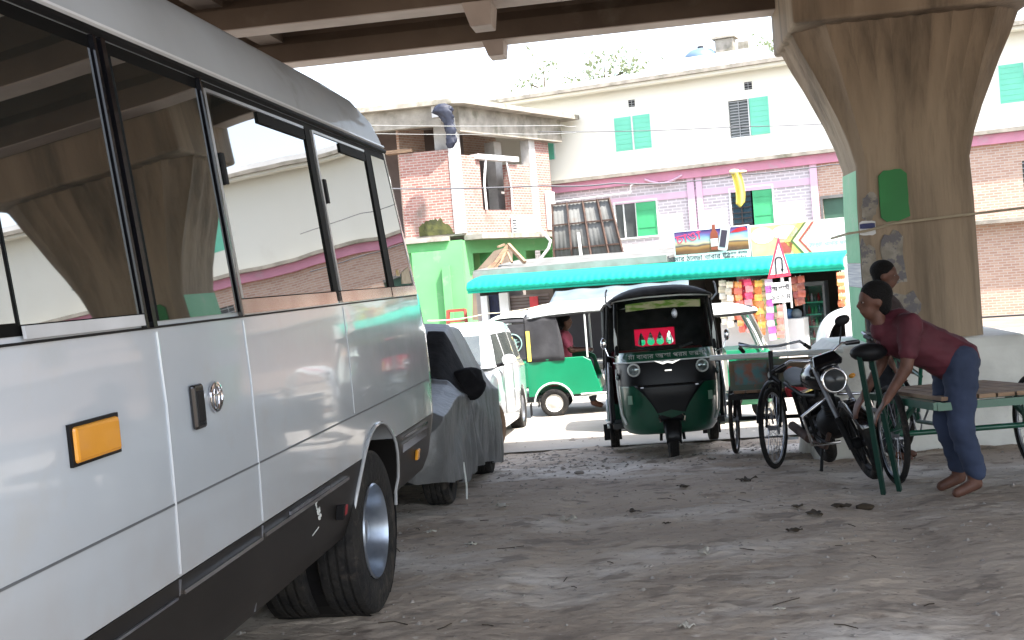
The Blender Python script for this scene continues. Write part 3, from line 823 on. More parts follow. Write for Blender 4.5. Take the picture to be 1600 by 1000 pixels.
    # lamps
    for s_ in (-1,1):
        x, y, z = s_*.34, -1.115, .965
        d = Vector((s_*.25,-1,0)).normalized()
        g = MB(); o_ = Vector((x,y,z))
        g.lathe([(.045,-.02),(.062,.03),(.07,.045),(.066,.055),(.052,.05)], o_, d, 28)
        hl = g.build('headlight', m_whtrim, t, smooth=60)
        g = MB(); g.lathe([(.053,.048),(.04,.056),(.02,.06),(.0005,.062)], o_, d, 24); g.build('headlight_lens', m_lens, hl, smooth=60)
        g = MB(); g.ball((s_*.52,-.93,.9),.02,.03,.045,10); g.build('indicator_lamp', m_amber if not details else m_lens, t, smooth=180)
        # mirror
        g = MB(); g.tube([(s_*.52,-.95,1.1),(s_*.6,-1.0,1.13),(s_*.63,-1.0,1.22)], .007, 6); ma = g.build('mirror_arm', m_chrome, t)
        g = MB(); g.ball((s_*.64,-1.0,1.26),.03,.02,.06,12); g.build('mirror_head', m_chrome if details else m_whtrim, ma, smooth=180)
    # front wheel, mudguard, fork
    def wheel_(x, y, w_=.1, r_=.21, steer=0):
        wm = MB(Matrix.Translation((x, y, r_)) @ Matrix.Rotation(steer, 4, 'Z'))
        wm.lathe(tyre_prof(r_, w_, r_*.6), (0,0,0), (1,0,0), 32); o = wm.build('wheel', m_rubber, t, smooth=40)
        hm = MB(Matrix.Translation((x, y, r_)) @ Matrix.Rotation(steer, 4, 'Z'))
        for s_ in (-1,1): hm.lathe([(r_*.62,s_*w_*.42),(r_*.55,s_*w_*.3),(r_*.3,s_*w_*.36),(r_*.18,s_*w_*.5),(.0005,s_*w_*.5)], (0,0,0), (1,0,0), 24)
        for k in range(5):
            a = 2*math.pi*k/5
            for s_ in (-1,1): hm.cyl((s_*w_*.33, r_*.42*math.cos(a), r_*.42*math.sin(a)),(s_*w_*.42, r_*.42*math.cos(a), r_*.42*math.sin(a)), .012, n=6)
        hm.build('wheel_hub', m_hub if not details else m_black, o, smooth=40)
        return o
    wheel_(0,-1.02,.1,.21)
    for s_ in (-1,1): wheel_(s_*.59,.95,.11,.235)
    g = MB()
    for k in range(1):
        rings = []
        for i in range(13):
            a = math.pi*(-.02 + .85*i/12); r_ = .25
            y = -1.02-r_*math.cos(a); z = .22+r_*math.sin(a)
            hw = .075+.02*math.sin(a)
            rings.append([(-hw,y,z-.02),(-hw*.6,y-.0,z+.015),(hw*.6,y,z+.015),(hw,y,z-.02)])
        g.loft(rings, closed=False, cap=False)
    g.build('mudguard', m_cngdark if front == 'dark' else paint, t, smooth=60, solid=.012)
    def cow_y(x, z):
        c_ = min(1, abs(x)/.52)**(1/.45); yn = -1.15 - .05*min(1, max(0,(z-.4)/.3)); return -.45+(yn+.45)*(1-c_*c_)**.275 - .008
    g = MB(); g.sheet(lambda u, v: (lambda z, w_: (w_*(2*u-1), cow_y(w_*(2*u-1), z), z))(.42+.385*v, .12+.02*math.sin(v*3)+.24*v*v), 16, 10); g.build('centre_fairing', m_cngdark, t, smooth=60, solid=.012)
    g = MB()
    g.tube([(0,-.98,.8),(0,-.9,1.12)], .02, 8); g.tube([(-.3,-.7,1.2),(-.15,-.85,1.16),(.15,-.85,1.16),(.3,-.7,1.2)], .014, 8)
    g.build('handlebar', m_black, t)
    g = MB()
    for s_ in (-1,1):
        g.tube([(s_*.12,-1.02,.21),(s_*.1,-1.0,.5)], .016, 8)
    g.build('front_fork', m_black, t)
    for s_ in (-1,1):
        g = MB(); g.tube([(s_*.60,-.45,1.05),(s_*.62,-.5,.7),(s_*.62,-.45,.4),(s_*.66,.0,.36),(s_*.68,.5,.36)], .014, 8)
        g.build('side_guard_bar', m_whtrim if not details else m_steel, t, smooth=60)
        g = MB(); g.box(s_*.59-.02*s_, s_*.60, -.5, -.22, .42, 1.0) if details else None
        if details: g.build('door_panel', m_black, t)
        g = MB(); g.prism([(s_*.72,.05),(s_*.5,.05),(s_*.5,.25),(s_*.72,.25)], 'y', 1.34, 1.35); g.build('mud_flap', m_black, t)
    if details:
        g = MB(); g.sheet(lambda u, v: (-.38+.78*u, -.905+.03*(1-v)-.05*(1-(2*u-1)**2)-.045, 1.575+.075*v+.015*math.sin(u*3.14)), 12, 2)
        vs_ = g.build('visor_sticker', M('green_beige_sticker', (.42,.4,.24), .5, col2=(.12,.25,.02), vs=9, var=.3, stretch=(1,1,3)), t, solid=.004)
        text('মা বাবার আশা পরম ভরসা', .075, 'screen_lettering', M('grey_lettering', (.4,.42,.4), .6), t, (.0,-1.152,1.095), (R(90-32),0,0), .002, 1.0)
        g = MB(); g.prism([(-.14,1.045),(-.05,1.005),(0,1.02),(.05,1.005),(.14,1.045),(.05,1.03),(0,1.038),(-.05,1.03)], 'y', -1.185, -1.178)
        g.build('winged_badge', m_chrome, t)
        g = MB(); g.box(-.035,.035,-1.205,-1.196,.935,.948); g.build('maker_plate', m_chrome, t)
        for s_ in (-1,1):
            g = MB(); p = Vector((s_*.41,-1.16,.66)); q = Matrix.Rotation(s_*.55, 3, 'Z'); g.obox(p,(.05,.01,.09),q); g.build('reflector_sticker', M('pale_green_sticker', (.25,.4,.3), .5), t)
            g = MB(); g.obox((s_*.28,-1.2,.78),(.03,.01,.012)); g.build('small_badge', m_steel, t)
            g = MB(); g.tube([(s_*.525,-.95,.98),(s_*.528,-.93,.9),(s_*.522,-.95,.7),(s_*.50,-.98,.5),(s_*.46,-1.0,.4)], .013, 6); g.build('corner_trim', m_whtrim, cowl, smooth=60)
            g = MB(); g.prism([(s_*.53,1.12),(s_*.50,1.12),(s_*.495,1.3),(s_*.515,1.42),(s_*.53,1.3)], 'y', -.985, -.975); g.build('quarter_light', m_whtrim, t)
            g = MB(); g.tube([(s_*.53,-.84,1.64),(s_*.585,-.86,1.70),(s_*.575,-.86,1.80),(s_*.56,-.86,1.83)], .011, 6); g.build('roof_bracket', m_steel, t)
            g = MB(); g.tube([(s_*.1,-1.15,.5),(s_*.13,-1.2,.46),(s_*.12,-1.24,.42)], .012, 6); g.build('fog_lamp_stay', m_chrome, t)
        g = MB(); g.ball((.12,-1.02,1.52),.03,.01,.05,10); g.build('interior_mirror', m_steel, t, smooth=180)
    if curtain:
        for s_ in (-1,1):
            g = MB(); g.box(s_*.66-.004, s_*.66+.006, 1.27, 1.33, .95, 1.45); g.build('reflective_strip', m_yellow, t)
    return t

GA = 'autorickshaws on the road'
tuk = autorick('dark green autorickshaw with black canopy facing the camera at the edge of the shade', (-.05, 13.02, gz(13.0)+.02), R(3), GA, m_cng, details=True, pitch=-.06)
p = at(865, 650, 18.2)
cng2 = autorick('green autorickshaw with dark grey side curtain and white hubs, side on beyond the white car', (p.x+.95, 18.85, gz(18.9)), R(90), GA, m_cng2, front='green', curtain=True, whitefront=True)
p = at(797, 600, 20)
cng3 = autorick('green autorickshaw seen from behind with a round emblem on its grey back', (p.x, 21.7, gz(21.7)), R(176), GA, m_cng2, front='green', emblem=True, whitefront=True, roofmat=m_canvas_g)
cng4 = autorick('white roofed green autorickshaw half hidden behind the cycle van at the snack stall', (at(1205,540,15.8).x-1.0, 16.2, gz(16.2)), R(90), GA, m_cng2, front='green', whitefront=True)
cng4.scale = (.88,.88,.88)
cng3.scale = (.88,.88,.88)
cng3.location.x += .12
cng2.scale = (.97,.97,.97)
p = at(1318, 482, 20)
hc_ = thing('handcart', 'hand cart covered with a white plastic sheet, beside the pier foot', 'cart', (p.x+.25, 20.3, gz(20.3)))
def hcf(u, v):
    a = math.pi*(u); x = .62*math.cos(a); z = .35+.95*math.sin(a)**.7
    if u < .001 or u > .999: z = .12
    return (x*(1+.05*math.sin(v*20)), -.6+1.2*v, z+.02*math.sin(v*13+u*9))
g = MB(); g.sheet(hcf, 24, 16); cvs = g.build('white_sheet', m_whtrim, hc_, smooth=180, solid=.01)
g = MB(); g.sheet(lambda u, v: (lambda q: (q[0]*1.012, -.3+.25*v, q[2]+.012))(hcf(u, .3)), 24, 2); g.build('pink_stripe', M('pale_pink_stripe', (.7,.35,.38), .7), cvs, smooth=180)
for s_ in (-1,1):
    g = MB(); g.torus((s_*.5,0,.28),(1,0,0),.25,.03,24,8); g.build('wheel', m_rubber, hc_, smooth=180)
g = MB(); g.box(-.5,.5,-.5,.5,.28,.34); g.build('cart_bed', m_wood, hc_)

# ------------------------------------------------------------ people in the far autorickshaw and at the right
def seated(label, loc, rz, shirt, trousers, seat=.62, lean=.1, arms='lap', grp=None, vox=.012, stand=False):
    """local: faces -Y, origin on the ground below the hips"""
    t = thing('person', label, 'person', loc, rz, grp)
    hip = Vector((0,.0,seat+.1)); ch = hip + Vector((0,-.40*math.sin(lean),.40*math.cos(lean))); nk = ch + Vector((0,-.14*math.sin(lean)-.01,.13*math.cos(lean))); hc = nk + Vector((0,-.03,.155))
    g = MB()
    g.ball(hip, .16,.12,.12,16); limb(g, [hip, hip*.5+ch*.5, ch], [.13,.125,.13]); g.ball(ch, .175,.11,.12,16)
    limb(g, [ch, nk, hc-Vector((0,0,.05))], [.09,.052,.05]); head_shape(g, hc, (0,-1,-.05))
    sh = {}
    for s_ in (-1,1):
        shp = ch + Vector((s_*.175,0,.07)); 
        if arms == 'lap': el = shp + Vector((s_*.05,-.12,-.25)); wr = el + Vector((-s_*.06,-.22,.0)); 
        elif arms == 'down': el = shp + Vector((s_*.04,-.06,-.27)); wr = el + Vector((-s_*.02,-.14,-.20))
        elif arms == 'forward': el = shp + Vector((s_*.03,-.22,-.16)); wr = el + Vector((0,-.24,.05))
        limb(g, [ch+Vector((s_*.08,0,.05)), shp, el, wr], [.07,.058,.042,.028]); hand(g, wr, (wr-el), (0,0,-1), curl=.9)
        kn = hip + Vector((s_*.1,-.42,.0)); an = Vector((s_*.11,-.44,.09))
        if stand: kn = Vector((s_*.11,-.04,.47)); an = Vector((s_*.12,.03,.09))
        limb(g, [hip+Vector((s_*.08,0,0)), kn, an], [.095,.065,.042]); limb(g, [an, an+Vector((0,-.13,-.05))], [.042,.034])
        sh[s_] = (shp, el, wr, kn, an)
    remeshed(g, 'body', m_skin, t, vox)
    q = Matrix(((1,0,0),(0,-1,0),(0,0,1)))
    q, u_, sd_ = head_shape(MB(), hc, (0,-1,-.05)); eyes(hc, q, t)
    g = MB(); g.ball(hc+Vector((0,.022,.050)), .088,.106,.092,20); g.ball(hc+Vector((0,.05,-.01)),.076,.066,.085,16)
    c = MB(); c.box(-.2,.2,-.2,-.062,-.2,.2)
    ho = remeshed(g, 'hair', m_hair, t, .012, 2)
    g = MB(); limb(g, [hip, hip*.5+ch*.5, ch], [.15,.142,.15]); g.ball(ch,.195,.13,.13,16); g.ball(hip+Vector((0,0,.02)),.175,.14,.12,16)
    for s_ in (-1,1):
        shp, el, wr, kn, an = sh[s_]; limb(g, [ch+Vector((s_*.1,0,.05)), shp, shp*.35+el*.65], [.085,.072,.06])
    limb(g, [ch+Vector((0,0,.07)), nk-Vector((0,0,.03))], [.1,.066])
    remeshed(g, 'shirt', shirt, t, vox)
    g = MB(); g.ball(hip-Vector((0,0,.02)),.178,.145,.11,16)
    for s_ in (-1,1):
        shp, el, wr, kn, an = sh[s_]; limb(g, [hip+Vector((s_*.08,0,0)), kn, an+Vector((0,0,.08))], [.112,.082,.062])
    remeshed(g, 'trousers', trousers, t, vox)
    return t
m_shirt_m = M('maroon_shirt', (.09,.012,.022), .8, col2=(.06,.008,.015), vs=5, bump=.3, bs=12)
m_shirt_p = M('pink_cloth', (.6,.12,.2), .8); m_shirt_t = M('tan_shirt', (.35,.27,.2), .8); m_trk = M('dark_trousers', (.02,.022,.03), .8)
m_lungi = M('dark_blue_lungi', (.035,.05,.10), .9, col2=(.02,.03,.06), vs=3)
drv = seated('driver in a tan shirt sitting at the front of the curtained green autorickshaw', (cng2.location.x+.08, 18.87, cng2.location.z+.06), R(90), m_shirt_t, m_trk, seat=.62, arms='forward', grp=None, vox=.02)
psg = seated('passenger in pink sitting behind the driver in the curtained green autorickshaw', (cng2.location.x-.78, 18.80, cng2.location.z+.04), R(90), m_shirt_p, m_trk, seat=.66, vox=.02)

# ------------------------------------------------------------ white car behind the covered one
def spoke_wheel_car(parent, x, y, r=.31, w_=.19, steer=0, mat=None):
    T = Matrix.Translation((x,y,r)) @ Matrix.Rotation(steer,4,'Z')
    wm = MB(T); wm.lathe(tyre_prof(r,w_,r*.62),(0,0,0),(1,0,0),36); o = wm.build('wheel', mat or m_rubber, parent, smooth=40)
    hm = MB(T)
    for s_ in (-1,1): hm.lathe([(r*.64,s_*w_*.42),(r*.58,s_*w_*.3),(r*.3,s_*w_*.34),(.0005,s_*w_*.4)],(0,0,0),(1,0,0),24)
    hm.build('wheel_hub', m_steel, o, smooth=40)
    return o
car = thing('white_car', 'white parked car with a grey wing mirror, behind the covered car', 'car', (-3.04, 15.75, gz(15.2)-.02), 0, rot=(-.03,0,R(-1)))
def csec(y, zb, zt, hw, r=.12):
    return [(hw*.96,y,zb),(hw,y,zb+.15),(hw*1.0,y,zt-r),(hw*.95,y,zt-.03),(hw*.8,y,zt),(-hw*.8,y,zt),(-hw*.95,y,zt-.03),(-hw*1.0,y,zt-r),(-hw,y,zb+.15),(-hw*.96,y,zb)]
m_carw = M('white_car_paint', (.74,.75,.76), .2, coat=1, col2=(.7,.71,.72), vs=.7, dirt=(.5,.47,.43), ds=2, dirt_lo=.62, dirt_hi=.9)
g = MB(); g.loft([csec(-1.75,.30,.72,.66),csec(-1.68,.24,.82,.76),csec(-1.4,.2,.92,.82),csec(-1.0,.2,1.0,.84),csec(-.6,.2,1.06,.85),csec(1.0,.2,1.08,.85),csec(1.9,.24,1.06,.83),csec(2.1,.3,.95,.78)])
cb = g.build('body', m_carw, car, smooth=50)
c = MB()
for y in (-1.12,1.35):
    for s_ in (-1,1): c.cyl((s_*.55,y,.31),(s_*1.0,y,.31),.36,n=28)
cut(cb, c); cb.data.shade_smooth(); cb.data.set_sharp_from_angle(angle=R(40))
cb.modifiers.new('b','BEVEL').width = .01
def gsec(y, z, hw): return (hw, y, z)
g = MB()
lo = [(.80,-.85),(.81,1.75)]; 
def ring_g(z, hw, y0, y1):
    r = .18; pts = []
    for (cx, cy, a0) in ((hw-r,y1-r,0),(-hw+r,y1-r,math.pi/2),(-hw+r,y0+r,math.pi),(hw-r,y0+r,1.5*math.pi)):
        for k in range(5):
            a = a0+math.pi/2*k/4; pts.append((cx+r*math.cos(a), cy+r*math.sin(a), z))
    return pts
g.loft([ring_g(1.05,.80,-.95,1.9),ring_g(1.2,.77,-.75,1.85),ring_g(1.4,.72,-.50,1.75),ring_g(1.56,.67,-.30,1.65),ring_g(1.62,.62,-.15,1.55),ring_g(1.66,.5,.05,1.35)])
g.build('cabin', m_carw, car, smooth=50)
def cab(y, z, s_=1, d=.004):
    t_ = (z-1.05)/.51; hw = .80-.13*t_
    return (s_*(hw+d), y, z)
m_cargl = M('car_window_glass', (.05,.06,.055), .03, spec=1, ior=1.8, col2=(.09,.1,.09), vs=2)
for s_ in (-1,1):
    for (a, b, c_, d) in (((-.62,1.08),(.22,1.08),(.18,1.48),(-.28,1.48)), ((.3,1.08),(1.1,1.08),(1.05,1.48),(.26,1.48)), ((1.18,1.08),(1.6,1.1),(1.5,1.46),(1.13,1.48))):
        g = MB(); v1 = [cab(*q, s_, .003) for q in (a,b,c_,d)]; v2 = [cab(*q, s_, .010) for q in (a,b,c_,d)]
        g.add(v1+v2, [(0,1,2,3),(7,6,5,4),(0,4,5,1),(1,5,6,2),(2,6,7,3),(3,7,4,0)]); g.build('side_window', m_cargl, car)
    g = MB(); g.ball((s_*.97,-.55,1.13),.10,.06,.075,14); mo = g.build('wing_mirror', m_carw, car, smooth=180)
    g = MB(); g.obox((s_*.97,-.612,1.13),(.15,.012,.10)); g.build('mirror_face', m_lightgrey, mo, bevel=.005)
    g = MB(); g.tube([(s_*.80,-.55,1.06),(s_*.9,-.55,1.08)], .025, 8); g.build('mirror_stalk', m_black, mo)
    g = MB(); g.box(s_*.852,s_*.858,-.35,-.345,.4,1.05); g.box(s_*.852,s_*.858,.5,.505,.4,1.05); g.build('door_seam', m_black, car)
    g = MB(); g.ball((s_*.6,-1.66,.68),.15,.08,.09,12); g.build('headlight', m_lens, car, smooth=180)
g = MB(); g.add([(-.66,-.93,1.09),(.66,-.93,1.09),(.58,-.44,1.46),(-.58,-.44,1.46),(-.66,-.96,1.10),(.66,-.96,1.10),(.58,-.47,1.48),(-.58,-.47,1.48)], [(0,1,2,3),(7,6,5,4),(0,4,5,1),(1,5,6,2),(2,6,7,3),(3,7,4,0)])
g.build('windscreen', m_cargl, car)
spoke_wheel_car(car, .75, -1.12, steer=R(-14), mat=M('muddy_tyre', (.16,.10,.06), .9, col2=(.08,.05,.03), vs=8)); spoke_wheel_car(car, -.75, -1.12, steer=R(-14))
spoke_wheel_car(car, .75, 1.35); spoke_wheel_car(car, -.75, 1.35)

# ------------------------------------------------------------ covered car
cov = thing('covered_car', 'parked car under a silver grey dust cover with black mirror pocket, beside the minibus', 'car', (-2.52, 9.85, gz(9.9)), 0, rot=(-.085,0,R(1.5)))
TOP = [(-1.9,.5),(-1.86,.66),(-1.7,.78),(-1.2,.88),(-.8,.96),(-.5,1.15),(-.1,1.4),(.25,1.49),(.9,1.48),(1.3,1.32),(1.6,1.12),(1.8,1.0),(1.88,.7),(1.92,.45)]
def lerp_t(tab, x):
    for (a, va), (b, vb) in zip(tab, tab[1:]):
        if x <= b: return va+(vb-va)*max(0,(x-a)/(b-a))
    return tab[-1][1]
def cover_pt(u, v, d=0):
    """u 0..1 from one hem over the top to the other; v 0..1 nose to tail"""
    y = -1.9+3.82*v
    top = lerp_t(TOP, y)
    hw = .84*(1-.55*max(0,(abs(y)-1.72)/.2)**2*.5)
    sgn = 1 if u > .5 else -1
    t = abs(u-.5)*2        # 0 top centre, 1 hem
    belt = min(.82, top-.10)
    rw = hw*(.72 if top > 1.0 else .86)
    hem = .13 + .05*math.sin(y*2.1+1)+ .10*max(0,min(1,(-.7-y)*2))
    if t < .35:
        k = t/.35; x = rw*k; z = top - .05*k**3
    elif t < .55:
        k = (t-.35)/.2; x = rw+(hw-rw)*k**.9; z = top-.05-(top-.05-belt)*k
    else:
        k = (t-.55)/.45; x = hw+.02*k - .03*k*k; z = belt-(belt-hem)*k
    # folds
    side = max(0, t-.4)/.6
    my, mz = -.35, .80
    dy, dz = y-my, z-mz
    dist = math.hypot(dy, dz)+.05; ang = math.atan2(dy, -dz)
    f = .028*side*math.sin(ang*11+2*noise.noise(Vector((dist*2,ang*2,sgn))))*min(1,dist*2.5)*math.exp(-dist*.5)
    f += .022*side*noise.fractal(Vector((y*5.5, z*1.3, sgn*3)), 1, 2, 4) + .007*noise.noise(Vector((y*3,x*6,z*3)))
    f += .035*max(0,side-.55)*math.sin(y*15+2.5*noise.noise(Vector((y*2,0,sgn))))
    return (sgn*(x+f+d), y+.02*side*math.sin(z*9+y*3), z+.012*noise.noise(Vector((x*4,y*4,0)))+ (d if t < .4 else 0))
m_cover = M('silver_cover_fabric', (.18,.19,.20), .5, col2=(.11,.115,.12), vs=3, bump=.35, bs=22, spec=.6, dirt=(.2,.2,.195), ds=4, dirt_lo=.55, dirt_hi=.8)
m_cover.node_tree.nodes['Principled BSDF'].inputs['Metallic'].default_value = .35
g = MB(); g.sheet(lambda u, v: cover_pt(u, v), 190, 260)
g.add([(0,0,0)]*0, [])
cvr = g.build('cover', m_cover, cov, smooth=180)
# ends of the cover
for v_, nm in ((0,'cover_front'),(1,'cover_back')):
    g = MB(); pts = [cover_pt(u/60, v_) for u in range(61)]; c0 = (0, pts[30][1]*1.02, .3)
    g.add(pts+[(p_[0]*.9, p_[1]*1.02, .25) for p_ in pts], [(i,i+1,61+i+1,61+i) for i in range(60)]); g.build(nm, m_cover, cvr, smooth=180)
m_mesh = M('black_cover_panel', (.006,.006,.008), .85, spec=.15, col2=(.014,.014,.016), vs=9, bump=.3, bs=20)
for s_ in (1,):
    g = MB()
    def blk(u, v):
        # patch over the side glass: between roof edge and belt
        vv = .30+.17*v + .03*u; uu = .5+.5*(.27+.28*u)
        return cover_pt(uu, vv, .012)
    g.sheet(blk, 14, 24); g.build('black_window_panel', m_mesh, cvr, smooth=180)
for s_ in (-1,1):
    g = MB(); g.ball((s_*.83,-.36,.90),.16,.13,.15,22); g.v = [v + Vector((1,.3,.6))*.05*noise.noise(v*9) for v in g.v]
    o = g.build('mirror_pocket', m_mesh, cvr, smooth=180)
for (x,y) in ((.70,-1.25),(-.70,-1.25),(.70,1.2),(-.70,1.2)):
    wo_ = spoke_wheel_car(cov, x, y, .30, .19)
    for c_ in wo_.children: c_.data.materials[0] = m_black
g = MB(); g.box(-.7,.7,-1.7,1.7,.2,.5); g.build('underbody', m_black, cov)
g = MB(); p0 = cover_pt(.99,.22); g.tube([(p0[0]+.02,p0[1]-.05,.30),(p0[0]+.03,p0[1]-.04,.12),(p0[0]+.02,p0[1]-.02,.0)], .008, 6); g.build('tie_cord', m_whtrim, cvr)
# ------------------------------------------------------------ facades
class Frame:
    def __init__(s, X, Y, ang, z0=0):
        s.o = Vector((X, Y, z0)); s.a = ang
        s.d = Vector((math.cos(ang), math.sin(ang), 0)); s.n = Vector((-math.sin(ang), math.cos(ang), 0))
    def uz(s, px, py, dep=0):
        ray = F*FPX + RT*(px-800) + UP*(500-py)
        k = ((s.o + s.n*dep - CAM).dot(s.n))/ray.dot(s.n)
        p = CAM + ray*k - s.o
        return p.dot(s.d), p.z
    def rect(s, x0, y0, x1, y1, dep=0):
        """photo pixel box of an upright rectangle on the facade: (u0, u1, z0, z1)"""
        cx, cy = (x0+x1)/2, (y0+y1)/2
        ua, _ = s.uz(x0, cy, dep); ub, _ = s.uz(x1, cy, dep); _, za = s.uz(cx, y1, dep); _, zb = s.uz(cx, y0, dep)
        return ua, ub, za, zb
    def world(s, u, y, z): return s.o + s.d*u + s.n*y + Vector((0,0,z))
    def empty(s, name, label, cat, group=None):
        return thing(name, label, cat, tuple(s.o), s.a, group)
m_cream = M('cream_wall_paint', (.80,.79,.71), .85, col2=(.77,.75,.66), vs=.5, dirt=(.62,.60,.52), ds=.8, dirt_lo=.6, dirt_hi=.9, stretch=(1,1,.4))
m_slab = M('weathered_slab_concrete', (.36,.33,.28), .9, col2=(.22,.2,.17), vs=2.5, bump=.4, dirt=(.12,.115,.08), ds=1.5, dirt_lo=.52, dirt_hi=.7)
m_pink = M('pink_beam_paint', (.62,.28,.38), .8, col2=(.55,.24,.33), vs=2, dirt=(.45,.36,.38), ds=2, dirt_lo=.6, dirt_hi=.8)
m_pinkpale = M('pale_pink_pilaster_paint', (.68,.48,.6), .8, col2=(.62,.44,.55), vs=2)
m_tile = brick_mat('pale_grey_brick_wall', (.42,.38,.40), (.52,.48,.5), (.66,.62,.64), .32, .11, .02)
m_brick = brick_mat('raw_red_brick', (.25,.10,.08), (.34,.17,.14), (.35,.29,.26), .25, .085, .014, dirt=(.14,.12,.10), lo=.55, hi=.72)
m_brick2 = brick_mat('raw_brown_brick', (.40,.24,.18), (.5,.34,.26), (.5,.43,.37), .25, .085, .014)
m_shut = M('sea_green_shutter_paint', (.17,.60,.42), .5, col2=(.15,.54,.38), vs=2)
m_shut2 = M('green_shutter_paint', (.06,.42,.18), .5, col2=(.05,.36,.15), vs=2)
m_wframe = M('white_window_frame', (.75,.78,.76), .5)
m_dark = M('black_and_room_shade', (.02,.018,.02), .9)  # near-black; also paints the shade in rooms and openings
m_bluegl = M('blue_window_glass', (.03,.09,.13), .1, spec=.8)
m_greygl = M('grey_window_glass', (.09,.1,.1), .1, spec=.8)
m_grille = M('grey_window_grille', (.35,.36,.36), .6)
m_colp = M('plastered_column', (.55,.54,.52), .85, col2=(.42,.41,.39), vs=3, dirt=(.28,.26,.24), ds=2, dirt_lo=.55, dirt_hi=.8)
m_moss = M('mossy_concrete', (.07,.075,.02), .95, col2=(.03,.035,.012), vs=5, bump=.6, bs=20)
m_grnwall = M('light_green_wall_paint', (.13,.40,.15), .8, col2=(.11,.35,.13), vs=1, dirt=(.3,.42,.27), ds=1.2, dirt_lo=.58, dirt_hi=.85)
m_tin = M('grey_corrugated_tin', (.15,.155,.15), .75, col2=(.10,.10,.095), vs=2, dirt=(.16,.11,.08), ds=1.5, dirt_lo=.58, dirt_hi=.8)
m_awn = M('turquoise_awning_plastic', (.01,.36,.26), .6, col2=(.01,.30,.21), vs=2, spec=.2)
m_tarp = M('pale_blue_tarpaulin', (.13,.155,.175), .6, col2=(.09,.115,.135), vs=2, bump=.4, bs=4)
m_whw = M('white_plaster', (.72,.72,.72), .8, col2=(.6,.6,.6), vs=2)

def bars(g, u0, u1, z0, z1, y, nh, nv, r=.012):
    for k in range(nh): z = z0+(z1-z0)*(k+.5)/nh; g.box(u0, u1, y-r, y+r, z-r, z+r)
    for k in range(nv): u = u0+(u1-u0)*(k+.5)/nv; g.box(u-r, u+r, y-r*1.4, y+r*1.4, z0, z1)
def shutter(parent, u0, u1, z0, z1, y, mat, slats=7, name='shutter'):
    g = MB(); g.box(u0, u1, y-.03, y, z0, z1)
    o = g.build(name, mat, parent)
    g = MB(); 
    for k in range(slats):
        z = z0+(z1-z0)*(k+.5)/slats; g.box(u0+.06, u1-.06, y-.042, y-.031, z-.02, z+.02)
    g.box(u0, u0+.04, y-.045, y-.032, z0, z1); g.box(u1-.04, u1, y-.045, y-.032, z0, z1)
    g.build('shutter_ribs', mat, o)
    return o
GZF = -.95
# ---- building A: long cream and pink block
A = Frame(0, 41.5, R(-16))
ba = A.empty('apartment_building', 'long cream upper storey block with pink beams, grey brick and green shutters, beyond the shops', 'building')
uL, uR = -11.5, 34.0
zr = A.uz(1030, 128)[1]            # underside edge of roof slab
zp = A.uz(1030, 269)[1]            # top of the pink beam
z_tile0 = GZF
# upper wall with real openings made of strips between windows
def wall_with(parent, name, mat, u0, u1, z0, z1, holes, y0=0, y1=.25):
    """vertical strips and the pieces above and below the openings, all in one wall mesh"""
    g = MB(); hs = sorted(holes); u = u0
    for (a, b, c, d) in hs:
        g.box(u, a, y0, y1, z0, z1); g.box(a, b, y0, y1, z0, c); g.box(a, b, y0, y1, d, z1); u = b
    g.box(u, u1, y0, y1, z0, z1)
    return g.build(name, mat, parent)
w1 = A.rect(961,181,1017,234); w2 = A.rect(1139,154,1202,212); w0 = A.rect(848,198,865,250)
far_w = []
for k, u in enumerate((11.5, 15.5, 19.5, 24, 28.5)): far_w.append((u, u+1.5, w1[2], w1[3]))
def ex(r_, e=0): return (r_[0]-e, r_[1]+e, r_[2]-e, r_[3]+e)
wall_with(ba, 'upper_wall', m_cream, uL, uR, zp+.05, zr+.0, [w0, w1, w2]+far_w)
g = MB(); g.box(uL, uR, .5, .6, GZF, zr); g.build('inner_wall', m_dark, ba)  # near-black sheet: darkness of the rooms put into the colour
g = MB(); g.box(uL-.2, uR, -.75, 6, zr+.0, zr+.13); rs = g.build('roof_slab', m_slab, ba)
g = MB(); g.box(uL-.2, uR, -.60, -.2, zr-.10, zr-.004); g.build('slab_fascia', m_cream, rs)
g = MB(); g.box(uL+.5, uR, -.3, -.15, zr+.134, zr+.38); g.build('parapet', m_whw, rs)
for nm, w_ in (('a', w0), ('b', w1)):
    um = (w_[0]+w_[1])/2
    if nm == 'b':
        f_ = MB(); f_.box(um-.03, um+.03, -.03, .1, w_[2], w_[3]); fo = f_.build('window', m_wframe, ba)
        shutter(fo, w_[0], um-.04, w_[2], w_[3], .02, m_shut); shutter(fo, um+.04, w_[1], w_[2], w_[3], .02, m_shut)
    else:
        f_ = MB(); f_.box(w_[1], w_[1]+.05, -.02, .1, w_[2], w_[3]); fo = f_.build('window', m_wframe, ba)
        shutter(fo, w_[0], w_[1], w_[2], w_[3], .02, m_shut)
um = w2[0]+(w2[1]-w2[0])*.5
f_ = MB(); f_.box(um-.01, um+.03, -.03, .1, w2[2], w2[3]); f_.box(w2[0]-.02,um,-.02,.02,w2[2]-.05,w2[2]); fo = f_.build('window', m_wframe, ba)
g = MB(); g.box(w2[0], um, .15, .17, w2[2], w2[3]); g.build('window_pane', m_greygl, fo)
g = MB(); bars(g, w2[0], um, w2[2], w2[3], .04, 13, 1, .013); g.build('window_grille', m_grille, fo)
shutter(fo, um+.05, w2[1], w2[2], w2[3], .0, m_shut)
